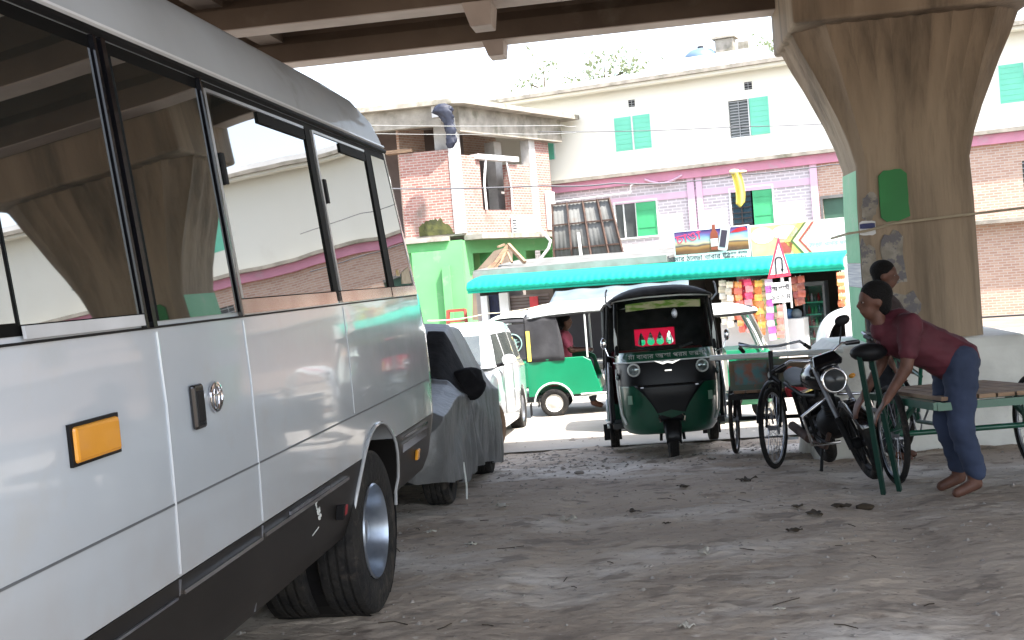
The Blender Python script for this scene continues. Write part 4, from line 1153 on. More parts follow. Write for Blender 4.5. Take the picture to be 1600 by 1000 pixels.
for (a, b, c, d) in far_w:
    um = (a+b)/2; f_ = MB(); f_.box(um-.03, um+.03, -.03, .1, c, d); fo = f_.build('window', m_wframe, ba)
    shutter(fo, a, um-.04, c, d, .02, m_shut)
    g = MB(); g.box(um+.04, b, .1, .12, c, d); g.build('window_pane', m_greygl, fo)
    g = MB(); bars(g, um+.04, b, c, d, .04, 13, 1, .013); g.build('window_grille', m_grille, fo)
for px0, py0, px1, py1 in ((982,156,992,167),(1163,128,1175,140)):
    r_ = A.rect(px0,py0,px1,py1); g = MB(); g.box(r_[0],r_[1],-.006,.0-.001,r_[2],r_[3]); v = g.build('air_vent', m_dark, ba)
    g = MB(); bars(g, r_[0],r_[1],r_[2],r_[3],-.012,3,1,.008); g.build('vent_bars', m_grille, v)
# pink beam and ledge
g = MB(); g.box(uL, uR, -.35, .3, zp-.02, zp+.10); g.build('floor_ledge', m_slab, ba)
zpb = A.uz(1030, 284)[1]
g = MB(); g.box(uL, uR, -.18, .2, zpb, zp-.024); g.build('pink_beam', m_pink, ba)
z3 = A.uz(1030, 300)[1]
w3 = A.rect(963,315,1027,370); w4 = A.rect(1143,293,1208,352); w5 = A.rect(1287,308,1345,362)
u_split = A.uz(1277, 300)[0]
wall_with(ba, 'brick_patterned_wall', m_tile, uL, u_split, GZF, zpb-.004, [w3, w4])
fw2 = [(u, u+1.5, w3[2], w3[3]) for u in (12, 16, 20, 25)]
wall_with(ba, 'raw_brick_wall', m_brick2, u_split+.004, uR, GZF, zpb-.004, [w5]+fw2)
for (a, b, c, d) in fw2:
    g = MB(); g.box(a,b,.1,.12,c,d); fo = g.build('window', m_greygl, ba)
    g = MB(); bars(g, a,b,c,d,.03,8,3,.012); g.build('window_grille', m_grille, fo)
zq0, zq1 = A.rect(1000,302,1080,312)[2:]
g = MB(); g.box(A.uz(950,320)[0], u_split, -.03, -.002, zq0, zq1); g.build('wall_band', m_pinkpale, ba)
for (a, b) in ((1075,1086),(1089,1098),(1268,1279)):
    ua, ub = A.uz(a,300)[0], A.uz(b,300)[0]
    g = MB(); g.box(ua, ub, -.10, -.032, GZF, zpb-.004); g.build('pilaster', m_pinkpale, ba)
def frame_win(parent, r_, splits, name='window'):
    """white frame with differently filled lights; splits: (fraction0, fraction1, kind)"""
    a, b, c, d = r_; t = .06
    g = MB(); g.box(a-t, a, -.04, .06, c-t, d+t); g.box(b, b+t, -.04, .06, c-t, d+t); g.box(a, b, -.04, .06, d, d+t); g.box(a, b, -.04, .06, c-t, c)
    fo = g.build(name, m_wframe, parent)
    for (f0, f1, k) in splits:
        u0, u1 = a+(b-a)*f0+.015, a+(b-a)*f1-.015
        if k == 'shut': shutter(fo, u0, u1, c, d, .02, m_shut2, 2)
        elif k == 'grille':
            g = MB(); g.box(u0,u1,.12,.14,c,d); g.build('window_pane', m_bluegl, fo)
            g = MB(); bars(g,u0,u1,c,d,.03,7,1,.022); g.build('window_grille', m_dark, fo)
        else:
            g = MB(); g.box(u0,u1,.05,.07,c,d); g.build('window_pane', m_greygl, fo)
            g = MB(); g.box(u1-.01,u1+.03,-.01,.05,c,d); g.build('window_mullion', m_wframe, fo)
frame_win(ba, w3, [(0,.2,'g'),(.2,.5,'g'),(.5,1,'shut')]); frame_win(ba, w4, [(0,.48,'grille'),(.52,1,'shut')])
g = MB(); g.box(w5[0],w5[1],.10,.14,w5[2],w5[3]); wo = g.build('window', M('dark_green_shutter', (.05,.12,.08), .5), ba)
g = MB(); g.box(w5[0]-.08,w5[0],-.03,.1,w5[2]-.1,w5[3]+.1); g.box(w5[0],w5[1],-.03,.1,w5[3],w5[3]+.1); g.box(w5[0]-.08,w5[1],-.03,.1,w5[2]-.1,w5[2]); g.build('window_frame', m_tin, wo)
g = MB(); zb_ = A.uz(1000,392)[1]; g.box(A.uz(985,392)[0], uR, -.5, -.004, zb_-.12, zb_); g.build('lower_ledge', m_slab, ba)
# draped pale pipe and white service pipe on the beam
g = MB(); pts = []
for k in range(9):
    t_ = k/8; u_, z_ = A.uz(1010+58*t_, 281-7*t_+9*math.sin(math.pi*t_)); pts.append((u_, -.22, z_))
g.tube(pts, .04, 6); g.build('drooping_pipe', m_pinkpale, ba, smooth=60)
g = MB(); a, b = A.uz(857,317,-.3), A.uz(985,301,-.3); g.tube([(a[0],-.3,a[1]),(b[0],-.3,b[1])], .03, 6); g.tube([(b[0],-.3,b[1]),(b[0]+.02,-.3,b[1]+.25),(b[0]+.25,-.3,b[1]+.3)], .02, 6)
g.build('service_pipe', m_whw, ba)
# roof terrace: stair room wall, water tank
rt = A.rect(1065,72,1180,126, 3)
g = MB(); g.box(A.uz(1062,100,3)[0], A.uz(1200,80,3)[0], 2.9, 3.1, zr+.13, A.uz(1130,82,3)[1]); g.build('terrace_wall', m_whw, ba)
r_ = A.rect(1068,72,1122,92,4.5)
tank = thing('water_tank', 'blue grey domed water tank on the cream block roof', 'water tank', tuple(A.world((r_[0]+r_[1])/2, 4.5, r_[2]-.45)), 0)
g = MB(); rr = (r_[1]-r_[0])/2; g.lathe([(.001,.0),(rr,0),(rr,.35),(rr*1.0,.45),(rr*.9,.62),(rr*.6,.78),(rr*.25,.84),(.001,.85)], n=24); g.build('tank_body', M('blue_grey_tank', (.10,.16,.24), .5), tank, smooth=50)
g = MB(); g.lathe([(.12,.85),(.12,.93),(.001,.95)], n=12); g.build('tank_lid', m_dark, tank)
r2 = A.rect(1125,48,1140,84,4.5)
sm = thing('roof_stair_house', 'small weathered masonry turret beside the roof water tank', 'roof structure', tuple(A.world((r2[0]+r2[1])/2,4.6,r2[2])), A.a)
g = MB(); g.box(-.35,.35,-.3,.3,-.6,.55); g.build('masonry_block', m_slab, sm, bevel=.03); g = MB(); g.box(-.45,.45,-.4,.4,.56,.64); g.box(.5,.9,-.2,.2,-.3,.35); g.build('block_cap', m_slab, sm)

# ---- building C: plain cream block further right (seen past the pier and mirrored in the minibus)
Cc = Frame(17, 26, R(-70), 0)
bc = Cc.empty('cream_building', 'plain cream four storey block with balcony slabs, far right beyond the pier', 'building')
hs = []
for fl in range(4):
    for k in range(4): hs.append((1.5+4.2*k, 3.0+4.2*k, .2+3.1*fl, 1.5+3.1*fl))
g = MB()
cols = sorted(set((h[0],h[1]) for h in hs)); u = 0
for (a, b) in cols:
    g.box(u, a, 0, .25, GZF, 12)
    zz = GZF
    for h in sorted([h for h in hs if h[0] == a], key=lambda q: q[2]): g.box(a, b, 0, .25, zz, h[2]); zz = h[3]
    g.box(a, b, 0, .25, zz, 12); u = b
g.box(u, 19, 0, .25, GZF, 12); g.box(0,.25,.25,9,GZF,12); g.box(.25,19,.8,.9,GZF,12)
g.build('wall', m_cream, bc)
for h in hs:
    g = MB(); g.box(h[0],h[1],.12,.14,h[2],h[3]); wo = g.build('window', m_greygl, bc)
    g = MB(); bars(g, h[0],h[1],h[2],h[3],.06,9,1,.015); g.build('window_grille', m_shut2, wo)
for fl in range(4):
    g = MB(); g.box(-.3,19,-.9,-.002,1.95+3.1*fl,2.1+3.1*fl); g.build('balcony_slab', m_slab, bc)
g = MB(); g.box(-.5,19.3,-.6,9,12.004,12.2); g.build('roof', m_slab, bc)

# ---- building B: unfinished brick storey over a green ground floor
pc = at(705, 160, 36.0)
Bx, By = pc.x, 36.0
bw_ = thing('unfinished_building', 'unfinished brick upper storey with white columns over a light green ground floor', 'building', (Bx, By, 0), 0)
FL = Frame(Bx, By, 0)                     # left face, frontal
end = at(862, 300, 41.2)
angR = math.atan2(41.2-By, end.x-Bx)
FR = Frame(Bx, By, angR)
RL = math.hypot(end.x-Bx, 41.2-By)
QR = Matrix.Rotation(angR, 4, 'Z')
z_ledge = FL.uz(660, 372)[1]; z_rooftop = FL.uz(700, 160)[1]; z_roofbot = FL.uz(700, 185)[1]
z_bt = FL.uz(662, 237)[1]
ul = FL.uz(628, 300)[0]; u_far = FL.uz(540, 300)[0]-2
# roof slab and edge beams (L shaped around the corner)
def both(name, mat, parent, **kw): pass
dR = Vector((math.cos(angR), math.sin(angR))); nR = Vector((-math.sin(angR), math.cos(angR)))
def R2(u, y): return (dR.x*u+nR.x*y, dR.y*u+nR.y*y)
g = MB()
o1 = (u_far-1, -.9); o2 = (-.1, -.9)
e1 = R2(RL+1.2, -.7); e0 = R2(-.6, -.7)
poly = [(u_far-1,-.8),(e0[0]-.25,-.8),(e0[0]+.12,-.62),e1,R2(RL+1.2,6),(u_far-1,9)]
g.prism(poly, 'z', z_rooftop-.16, z_rooftop); g.build('roof_slab', m_slab, bw_)
g = MB(); g.box(u_far-1, -.3, -.5, -.2, z_roofbot-.25, z_rooftop-.164); g.build('edge_beam', m_slab, bw_)
g = MB(QR); g.box(.0, RL+.6, -.25, .1, z_roofbot-.45, z_rooftop-.164); g.build('edge_beam', m_slab, bw_)
g = MB(); g.box(-.55,-.28,-.55,-.15,z_rooftop-.5,z_rooftop-.1); g.build('beam_end', m_whw, bw_)
# dark inside
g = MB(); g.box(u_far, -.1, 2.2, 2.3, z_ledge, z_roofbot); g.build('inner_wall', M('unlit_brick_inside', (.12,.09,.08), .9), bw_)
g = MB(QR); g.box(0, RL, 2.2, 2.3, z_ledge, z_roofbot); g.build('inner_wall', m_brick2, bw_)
g = MB(); g.prism([(u_far-1,0),(0,.0),R2(RL,0),R2(RL,6),(u_far-1,9)], 'z', z_ledge-.02, z_ledge+.04); g.build('floor_slab', m_slab, bw_)
# brick walls
zt2 = z_bt
g = MB(); g.box(ul, -.15, .0, .25, z_ledge+.044, z_bt); g.build('brick_wall', m_brick, bw_)
wb = FR.rect(752,250,797,328)
uc2 = FR.uz(826, 250)[0]; uc2b = FR.uz(835,250)[0]
g = MB(QR)
zb2 = FR.uz(735, 243)[1]
g.box(.12, wb[0], .0, .25, z_ledge+.044, zb2); g.box(wb[0], wb[1], 0, .25, z_ledge+.044, wb[2]); g.box(wb[1], uc2, 0, .25, z_ledge+.044, wb[3]-.1)
g.box(uc2b, RL, 0, .25, z_ledge+.044, z_roofbot-.454); g.build('brick_wall', m_brick, bw_)
g = MB(); g.box(-.95+.0,-.17,-.012,.0-.002,z_ledge+.046,z_ledge+.8); 
g = MB(); 
pts = []
for k in range(15):
    t_ = k/14; pts.append((ul+.45+(-.2-ul-.45)*t_, z_ledge+.5+.16*math.sin(t_*9)+.10*math.sin(t_*23)))
pts = []
for k in range(60):
    t_ = k/59; pts.append((ul+.45+(-.2-ul-.45)*t_, z_ledge+.06+.5*math.sin(math.pi*min(1,.12+t_*.95))**.5+.10*noise.fractal(Vector((t_*9,0,1)),1,2,5)))
g.prism([(ul+.45,z_ledge+.05)]+pts+[(-.2,z_ledge+.05)], 'y', -.02, -.003); g.build('moss_patch', m_moss, bw_)
# lintel, window surround sticks
g = MB(QR); g.box(wb[0]-.25, wb[1]+.5, -.12, .2, wb[3]-.02, wb[3]+.14); g.build('window_lintel', m_whw, bw_)
g = MB(QR); g.tube([(wb[0]+.12,-.05,wb[2]),(wb[0]+.10,-.05,(wb[2]+wb[3])/2),(wb[0]+.3,-.05,wb[3])], .04, 6); g.tube([(wb[1]-.05,-.05,wb[2]),(wb[1]-.02,-.05,wb[2]+.8),(wb[1]-.2,-.05,wb[3])], .03, 6); g.build('window_props', m_whw, bw_)
g = MB(QR); g.box(wb[0],wb[1],.9,.95,wb[2]-.2,wb[3]+.2); g.build('window_backing', M('unlit_room_backing', (.05,.035,.03), .9), bw_)  # dark sheet painted as the unlit room behind the opening
# columns
for (mt, u0, u1, y0, y1, q, zt_) in ((m_colp, -.22, .12, -.04, .3, None, z_roofbot), (m_colp, -.72, -.28, .4, .7, None, z_roofbot)):
    g = MB(); g.box(u0,u1,y0,y1,z_ledge+.044,zt_); g.build('column', mt, bw_)
g = MB(QR); g.box(uc2,uc2b,-.05,.3,z_ledge+.044,z_roofbot-.454); g.build('column', m_colp, bw_)
g = MB(QR); g.box(uc2-.9,uc2-.45,.8,1.2,z_ledge+.044,z_roofbot-.454); g.build('column', m_colp, bw_)
g = MB(); g.box(ul-.4,ul+.45,-.1,.3,z_bt+.02,z_bt+.13); g.build('scaffold_plank', m_wood, bw_)
# white wall end and plumbing at the right
g = MB(QR); g.box(RL-.55, RL-.02, -.12, -.03, z_ledge+.1, FR.uz(850,300)[1]); g.build('white_wall_panel', m_whw, bw_)
# ledge between storeys
g = MB(); g.box(u_far-1, -.4, -.35, -.0, z_ledge-.16, z_ledge-.022); g.build('ledge', m_slab, bw_)
g = MB(QR); g.box(.1, RL+1.3, -.7, -.0, z_ledge-.18, z_ledge-.024); g.build('ledge', m_slab, bw_)
# green ground floor
g = MB(); g.box(u_far-1, -.02, .0, .2, GZF, z_ledge-.164); g.build('green_wall', m_grnwall, bw_)
g = MB(); g.box(ul+.2, -.0, -.3, -.004, GZF, z_ledge-.45); g.box(u_far,-.0,-.16,-.003,z_ledge-.45,z_ledge-.165); g.build('green_wall_step', m_grnwall, bw_)
g = MB(); g.box(-.66,-.42,-.5,-.302,GZF,z_ledge-.95); g.build('green_pilaster', m_grnwall, bw_)
g = MB(QR)
zo = z_ledge-.62
g.box(0, RL+.6, 0, .2, zo+.02, z_ledge-.184)
for (a, b) in ((0,.5),(1.6,2.0),(3.3,3.7),(RL-.3,RL+.6)): g.box(a, b, 0, .5, GZF, zo+.02)
g.build('green_wall', m_grnwall, bw_)
g = MB(QR); g.box(.5, RL, .9, 1.0, GZF, zo+.1); g.build('recess_wall', M('deep_green_wall_paint', (.16,.38,.14), .8), bw_)
# air conditioner on the ledge
r_ = FR.rect(800,331,834,366,-.3)
acp = FR.world((r_[0]+r_[1])/2, -.3, r_[2])
ac = thing('air_conditioner', 'white air conditioner outdoor unit on the ledge below the brick storey', 'air conditioner', tuple(acp), R(8))
g = MB(); g.box(-.4,.4,-.15,.15,0,.62); g.build('casing', m_white, ac, bevel=.02)
g = MB(); g.box(-.18,.28,-.158,-.151,.08,.54); fg = g.build('fan_grille', M('grille_grey', (.45,.46,.46), .6), ac)
g = MB(); g.torus((.05,-.162,.31),(0,1,0),.19,.008,24,6); g.torus((.05,-.162,.31),(0,1,0),.12,.006,24,6); g.build('fan_ring', m_whw, fg)
g = MB(); 
for k in range(5): g.box(-.36,-.22,-.156,-.151,.1+.09*k,.14+.09*k)
g.build('louvres', m_black, ac)
g = MB(); pts = []
for (px, py) in ((838,352),(850,365),(860,376),(857,388),(848,400),(840,410)):
    p = at(px, py, 37.2); pts.append(tuple(p-acp))
q_ = Matrix.Rotation(-R(8),3,'Z'); g.tube([q_ @ Vector(p) for p in pts], .05, 6); g.build('drain_pipe', m_whw, ac, smooth=60)
# dark plastic bundle tied on the corner
p = at(697,178,34.9)
bn = MB(); BT = [(-1.05,.07,.05),(-.9,.14,.06),(-.7,.13,.09),(-.5,.17,.1),(-.3,.15,.09),(-.1,.2,.05),(.08,.28,-.03),(.22,.26,-.08),(.32,.10,-.12)]
bn.loft([[((lerp_t([(q[0],q[1]) for q in BT],z_)*(1+.7*noise.fractal(Vector((math.cos(a)*1.6,math.sin(a)*1.6,z_*5)),1,2,4)))*math.cos(a)+lerp_t([(q[0],q[2]) for q in BT],z_), lerp_t([(q[0],q[1]) for q in BT],z_)*.6*math.sin(a), z_) for a in [2*math.pi*k/40 for k in range(40)]] for z_ in [-1.05+1.37*j/46 for j in range(47)]])
o = bn.build('plastic_bundle', M('dark_blue_plastic', (.006,.008,.022), .6, col2=(.025,.03,.05), vs=3, bump=.6, bs=6), smooth=180); o.location = p
tag(o, 'dark blue plastic bundle tied at the corner of the unfinished storey roof', 'plastic bundle')

# ---- leaning tin sheets
r_ = A.rect(860,312,975,408,-4)
tin = thing('tin_sheet_wall', 'grey corrugated tin sheets on a rusty frame between the two buildings', 'tin fence', tuple(A.world(r_[0],-4,r_[2]-.3)), A.a)
W_ = r_[1]-r_[0]; H_ = r_[3]-r_[2]+.3
g = MB(); n_ = 90
poly = [(W_*k/n_, .006*math.sin(k*1.05)) for k in range(n_+1)]
g.add([(x, y, 0) for x, y in poly]+[(x*(.80+0*x/W_), y+.3, H_) for x, y in poly], [(i,i+1,n_+1+i+1,n_+1+i) for i in range(n_)]); g.build('tin_sheet', m_tin, tin, smooth=180, solid=.01)
g = MB()
for k, x in enumerate((.02,.28,.55,.80,1.0)): g.beam((W_*x,-.05,0),(W_*x*.8,.24,H_),.06)
for h in (.35,.7,1.0): g.beam((0,-.05+.29*h,H_*h-.03),(W_*(1-.2*h),-.05+.29*h,H_*h-.03),.05)
g.build('rusty_frame', m_rust, tin)
g = MB(); g.beam((W_*.42,-.12,0),(W_*.40,-.12,H_*.55),.13,.06); g.build('white_post', m_whw, tin)

# ------------------------------------------------------------ row of shops with the turquoise awning
SA = math.atan2(28-31, at(1320,418,28).x-at(745,455,31).x)
pl_, pr_ = at(745,455,31), at(1320,418,28)
SF = Frame(pl_.x, 31.0, SA)
LW = (Vector((pr_.x,28,0))-Vector((pl_.x,31,0))).length
shop = SF.empty('shop_row', 'low roadside shop row with grey tin roof and dark open fronts', 'shop')
za, zb_ = pl_.z, pr_.z
g = MB()
def prof_awn(u, z):
    return [(u,-1.0,z),(u,-1.08,z+.06),(u,-1.08,z+.13),(u,-1.0,z+.24),(u,-.6,z+.34),(u,-.15,z+.40)]
rings = []
NU = 260
for k in range(NU+1):
    u = .25+(LW-.1)*k/NU; z = za+(zb_-za)*k/NU
    sc = .009*math.sin(k*2*math.pi/5)+.03*noise.noise(Vector((u*.9,0,0)))+.012*noise.noise(Vector((u*5,3,0)))
    rings.append([(u,y-1*0+sc*(1 if i<4 else .3),zz+.0) for i, (_, y, zz) in enumerate(prof_awn(u,z))])
g.loft(rings, closed=False, cap=False)
aw = thing('awning', 'long turquoise scalloped plastic awning over the shop fronts', 'awning', tuple(SF.o), SF.a)
g.build('awning_sheet', m_awn, aw, smooth=180, solid=.02)
g = MB(); g.tube([(.25,-1.0,za-.01),(LW+.15,-1.0,zb_-.01)], .03, 8); g.build('awning_pole', m_awn, aw)
# tin roof strip behind
r_a = SF.uz(755,432,-.1); 
g = MB(); g.add([(-.0,-.1,za+.50),(LW*.56,-.1,za+.50+(zb_-za)*.56),(LW*.56,2.6,za+.74+(zb_-za)*.56),(.1,2.6,za+.74),(-.0,-.1,za+.56),(LW*.56,-.1,za+.56+(zb_-za)*.56),(LW*.56,2.6,za+.79+(zb_-za)*.56),(.1,2.6,za+.79)], [(0,1,2,3),(7,6,5,4),(0,4,5,1),(1,5,6,2),(2,6,7,3),(3,7,4,0)])
g.build('tin_roof', m_tin, shop)
g = MB(); g.box(0, LW*.56, -.14, -.06, za+.36, za+.54); g.build('roof_fascia', M('faded_fascia_board', (.26,.28,.26), .8, col2=(.2,.21,.19), vs=3), shop)
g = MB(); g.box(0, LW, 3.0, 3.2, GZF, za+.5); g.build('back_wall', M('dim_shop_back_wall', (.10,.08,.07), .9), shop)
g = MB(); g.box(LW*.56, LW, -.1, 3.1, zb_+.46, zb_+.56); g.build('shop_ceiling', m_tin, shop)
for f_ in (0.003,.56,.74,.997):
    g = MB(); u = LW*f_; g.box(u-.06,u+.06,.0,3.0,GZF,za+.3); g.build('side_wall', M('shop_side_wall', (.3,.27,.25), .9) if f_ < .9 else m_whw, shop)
# shutters, door and posts under the left part
def S_rect(name, mat, px0, py0, px1, py1, dep, th=.05, parent=None, bev=0):
    r_ = SF.rect(px0,py0,px1,py1,dep); g = MB(); g.box(r_[0],r_[1],dep-th,dep,r_[2],r_[3]); return g.build(name, mat, parent or shop, bevel=bev), r_
S_rect('door_frame', m_whw, 757,462,767,560, -.05, .1); S_rect('door_curtain', M('navy_curtain', (.015,.02,.06), .8, col2=(.01,.012,.03), vs=6, stretch=(6,1,1)), 767,460,786,560, .05, .03)
S_rect('door_frame', m_whw, 786,457,800,565, -.06, .1)
rsh, r_ = S_rect('rolling_shutter', M('brown_grey_shutter', (.16,.13,.13), .6, col2=(.13,.105,.105), vs=3), 800,460,862,560, .02, .03)
g = MB(); 
for k in range(20): z = r_[2]+(r_[3]-r_[2])*k/20; g.box(r_[0],r_[1],-.016,-.011,z,z+.02)
g.build('shutter_slats', m_rust, rsh)
g = MB(); g.box(LW*.23, LW*.56, 0.02,.06,GZF,za+.36); g.build('shop_shade_sheet', m_dark, shop)  # dark sheet standing in for the shade inside the shops
S_rect('red_hanging_cloth', m_red, 829,463,842,490,-.25,.04); S_rect('red_hanging_cloth', m_red, 874,478,887,490,-.25,.04)
# signs above the awning
sg = SF.rect(1053,356,1172,408,-.12)
def sign_thing(label, r_, dep):
    t = thing('shop_sign', label, 'shop sign', tuple(SF.world(r_[0],dep,r_[2])), SF.a)
    return t, r_[1]-r_[0], r_[3]-r_[2]
s1, W1, H1 = sign_thing('shop sign with a bottle and a can against a sunset picture', sg, -.12)
g = MB(); g.box(0,W1,0,.06,0,H1); g.build('board', m_wframe, s1)
def sunset(name):
    m = bpy.data.materials.new(name); m.use_nodes = True; n = m.node_tree.nodes; l = m.node_tree.links; b = n['Principled BSDF']
    tc = n.new('ShaderNodeTexCoord'); nz = n.new('ShaderNodeTexNoise'); nz.inputs['Scale'].default_value = 2.2; nz.inputs['Detail'].default_value = 3
    mp = n.new('ShaderNodeMapping'); mp.inputs['Scale'].default_value = (.5,1,2.4)
    sx = n.new('ShaderNodeSeparateXYZ'); l.new(tc.outputs['Object'], mp.inputs[0]); l.new(mp.outputs[0], nz.inputs['Vector']); l.new(tc.outputs['Object'], sx.inputs[0])
    a = n.new('ShaderNodeMath'); a.operation = 'MULTIPLY_ADD'; a.inputs[1].default_value = .30; l.new(nz.outputs['Fac'], a.inputs[0]); l.new(sx.outputs[2], a.inputs[2])
    mr = n.new('ShaderNodeMapRange'); mr.inputs[1].default_value = .22+.1; mr.inputs[2].default_value = H1+.1; l.new(a.outputs[0], mr.inputs[0])
    rp = n.new('ShaderNodeValToRGB'); e = rp.color_ramp.elements
    e[0].position = 0; e[0].color = (.04,.025,.025,1); e[1].position = 1; e[1].color = (.02,.02,.10,1)
    for p_, c_ in ((.22,(.16,.07,.02)),(.38,(.3,.16,.05)),(.46,(.05,.04,.05)),(.55,(.45,.38,.24)),(.68,(.2,.34,.36)),(.82,(.10,.10,.28)),(.92,(.12,.05,.18))):
        k = e.new(p_); k.color = (*c_,1)
    l.new(mr.outputs[0], rp.inputs[0]); l.new(rp.outputs[0], b.inputs['Base Color']); return m
g = MB(); g.box(.03,W1-.03,-.006,-.001,.22,H1-.03); g.build('picture_panel', sunset('sunset_print'), s1)
def bottle(parent, x, z, h, w_, mat, lab, tilt=0, y=-.01):
    T = Matrix.Translation((x,y,z)) @ Matrix.Rotation(tilt,4,'Y')
    g = MB(T); g.prism([(-w_,0),(w_,0),(w_,h*.55),(w_*.9,h*.66),(w_*.4,h*.8),(w_*.4,h),(-w_*.4,h),(-w_*.4,h*.8),(-w_*.9,h*.66),(-w_,h*.55)],'y',-.01,.002); o = g.build('printed_bottle', mat, parent)
    g = MB(T); g.box(-w_*.9,w_*.9,-.014,-.0105,h*.15,h*.45); g.build('bottle_label', lab, o)
bottle(s1, W1*.545, .27, .62, .10, M('printed_bottle_brown', (.25,.06,.03), .4), m_textw)
T = Matrix.Translation((W1*.64,-.01,.24)) @ Matrix.Rotation(R(12),4,'Y')
g = MB(T); g.prism([(-.10,0),(.10,0),(.12,.04),(.12,.58),(.09,.64),(-.09,.64),(-.12,.58),(-.12,.04)],'y',-.012,.002); cn = g.build('printed_can', M('printed_can_silver', (.5,.5,.52), .3), s1)
g = MB(T); g.box(-.09,.06,-.016,-.0125,.08,.5); g.build('can_stripe', M('printed_can_dark', (.04,.03,.05), .4), cn)
text('চাঙা', .30, 'sign_lettering', M('magenta_lettering', (.75,.05,.12), .5), s1, (W1*.2,-.01,H1*.76), (R(90),R(-8),0), .003, 1.2)
g = MB(); g.prism([(W1*.75,H1-.16),(W1*.85,H1-.06),(W1*.95,H1-.05),(W1*.98,H1-.12),(W1*.86,H1-.16)],'y',-.01,-.007); g.build('red_streak', m_red, s1)
text('মামার ঠান্ডা খাবার ঘর', .17, 'sign_lettering', m_textk, s1, (W1*.33,-.004,.11), (R(90),0,0), .003, 1.0)
text('মালা বাবা কালাম', .09, 'sign_lettering', m_textk, s1, (W1*.8,-.004,.155), (R(90),0,0), .003, 1.0)
text('ফান নং ০১৭১২', .09, 'sign_lettering', m_textk, s1, (W1*.8,-.004,.06), (R(90),0,0), .003, 1.0)
sg = SF.rect(1173,346,1322,407,-.12)
s2, W2, H2 = sign_thing('wide cream shop sign with orange panel and yellow chevron stripes', sg, -.13)
m_s2w = M('sign_white', (.75,.72,.68), .5); m_org = M('sign_orange_print', (.75,.30,.16), .5, col2=(.75,.5,.3), vs=2, var=.6); m_sy = M('sign_yellow', (.8,.7,.15), .5); m_sg = M('sign_dark_green_line', (.10,.14,.05), .5); m_srd = M('sign_dark_red_line', (.4,.08,.06), .5)
g = MB(); g.box(0,W2,0,.06,0,H2); g.build('board', m_s2w, s2)
g = MB(); g.prism([(.02,.05),(W2*.56,.05),(W2*.42,H2*.52),(W2*.56,H2-.03),(.02,H2-.03)],'y',-.006,-.001); g.build('orange_panel', m_org, s2)
def chev(x, w_, mat, y):
    g = MB(); dx = W2*.155
    g.prism([(x+dx,.05),(x+dx+w_,.05),(x+w_,H2*.52),(x+dx+w_,H2-.03),(x+dx,H2-.03),(x,H2*.52)],'y',y-.004,y); g.build('chevron_stripe', mat, s2)
chev(W2*.36,.28,m_sy,-.008); chev(W2*.425,.06,m_sg,-.013); chev(W2*.455,.18,M('sign_pale_yellow',(.8,.78,.5),.5),-.0125); chev(W2*.51,.06,m_srd,-.018)
g = MB(); g.prism([(.3+.28*math.cos(a), H2*.72+.2*math.sin(a)) for a in [2*math.pi*k/16 for k in range(16)]],'y',-.012,-.008); g.build('pale_roundel', m_s2w, s2)
g = MB(); g.prism([(.85+.32*math.cos(a), H2*.76+.17*math.sin(a)) for a in [2*math.pi*k/16 for k in range(16)]],'y',-.012,-.008); g.build('pale_roundel', m_s2w, s2)
g = MB(); g.prism([(.62,H2*.5),(1.02,H2*.5),(.95,H2*.22),(.7,H2*.22)],'y',-.012,-.008); g.build('printed_bowl', m_srd, s2)
text('মা ঘর', .34, 'sign_lettering', M('pale_red_lettering', (.72,.5,.46), .5), s2, (W2*.77,-.004,H2*.7), (R(90),0,0), .003)
text('চা পান ও ঠাণ্ডা খাবার পাওয়া যায়', .13, 'sign_lettering', M('grey_blue_lettering', (.35,.42,.45), .5), s2, (W2*.79,-.004,H2*.38), (R(90),0,0), .003)
# ---- snack strips hanging under the awning
ro = random.Random(11)
strips = [(1128,438,508,((.7,.68,.6),(.6,.55,.42))),(1138,440,512,((.75,.7,.55),(.65,.6,.5))),(1146,440,500,((.75,.22,.05),(.6,.12,.04))),(1153,440,520,((.8,.3,.08),(.65,.15,.1))),
          (1161,436,515,((.65,.02,.08),(.5,.01,.05))),(1168,436,520,((.75,.05,.15),(.8,.3,.3))),(1176,438,520,((.75,.12,.08),(.8,.4,.1))),(1184,438,524,((.8,.45,.08),(.7,.2,.05))),
          (1192,436,505,((.75,.6,.3),(.5,.55,.2))),(1200,436,532,((.7,.55,.75),(.55,.15,.5))),(1209,478,530,((.1,.5,.15),(.75,.7,.5))),(1218,476,528,((.75,.25,.2),(.7,.4,.3))),
          (1243,432,478,((.25,.04,.03),(.35,.12,.06))),(1250,431,476,((.3,.06,.03),(.2,.05,.03))),(1312,425,480,((.5,.14,.05),(.7,.3,.1)))]
words_ = ['pale cream','ivory','orange','bright orange','deep red','pink and red','scarlet','amber','olive yellow','mauve','green','coral','dark maroon','dark brown red','rust orange']
places_ = ['leftmost','second from the left','third from the left','left of deep red','beside the pink','right of deep red','left of amber','right of scarlet','just left of mauve','left of the road sign','low behind the road sign','right of the green','first right of the road sign','left of the drinks fridge','alone by the pier']
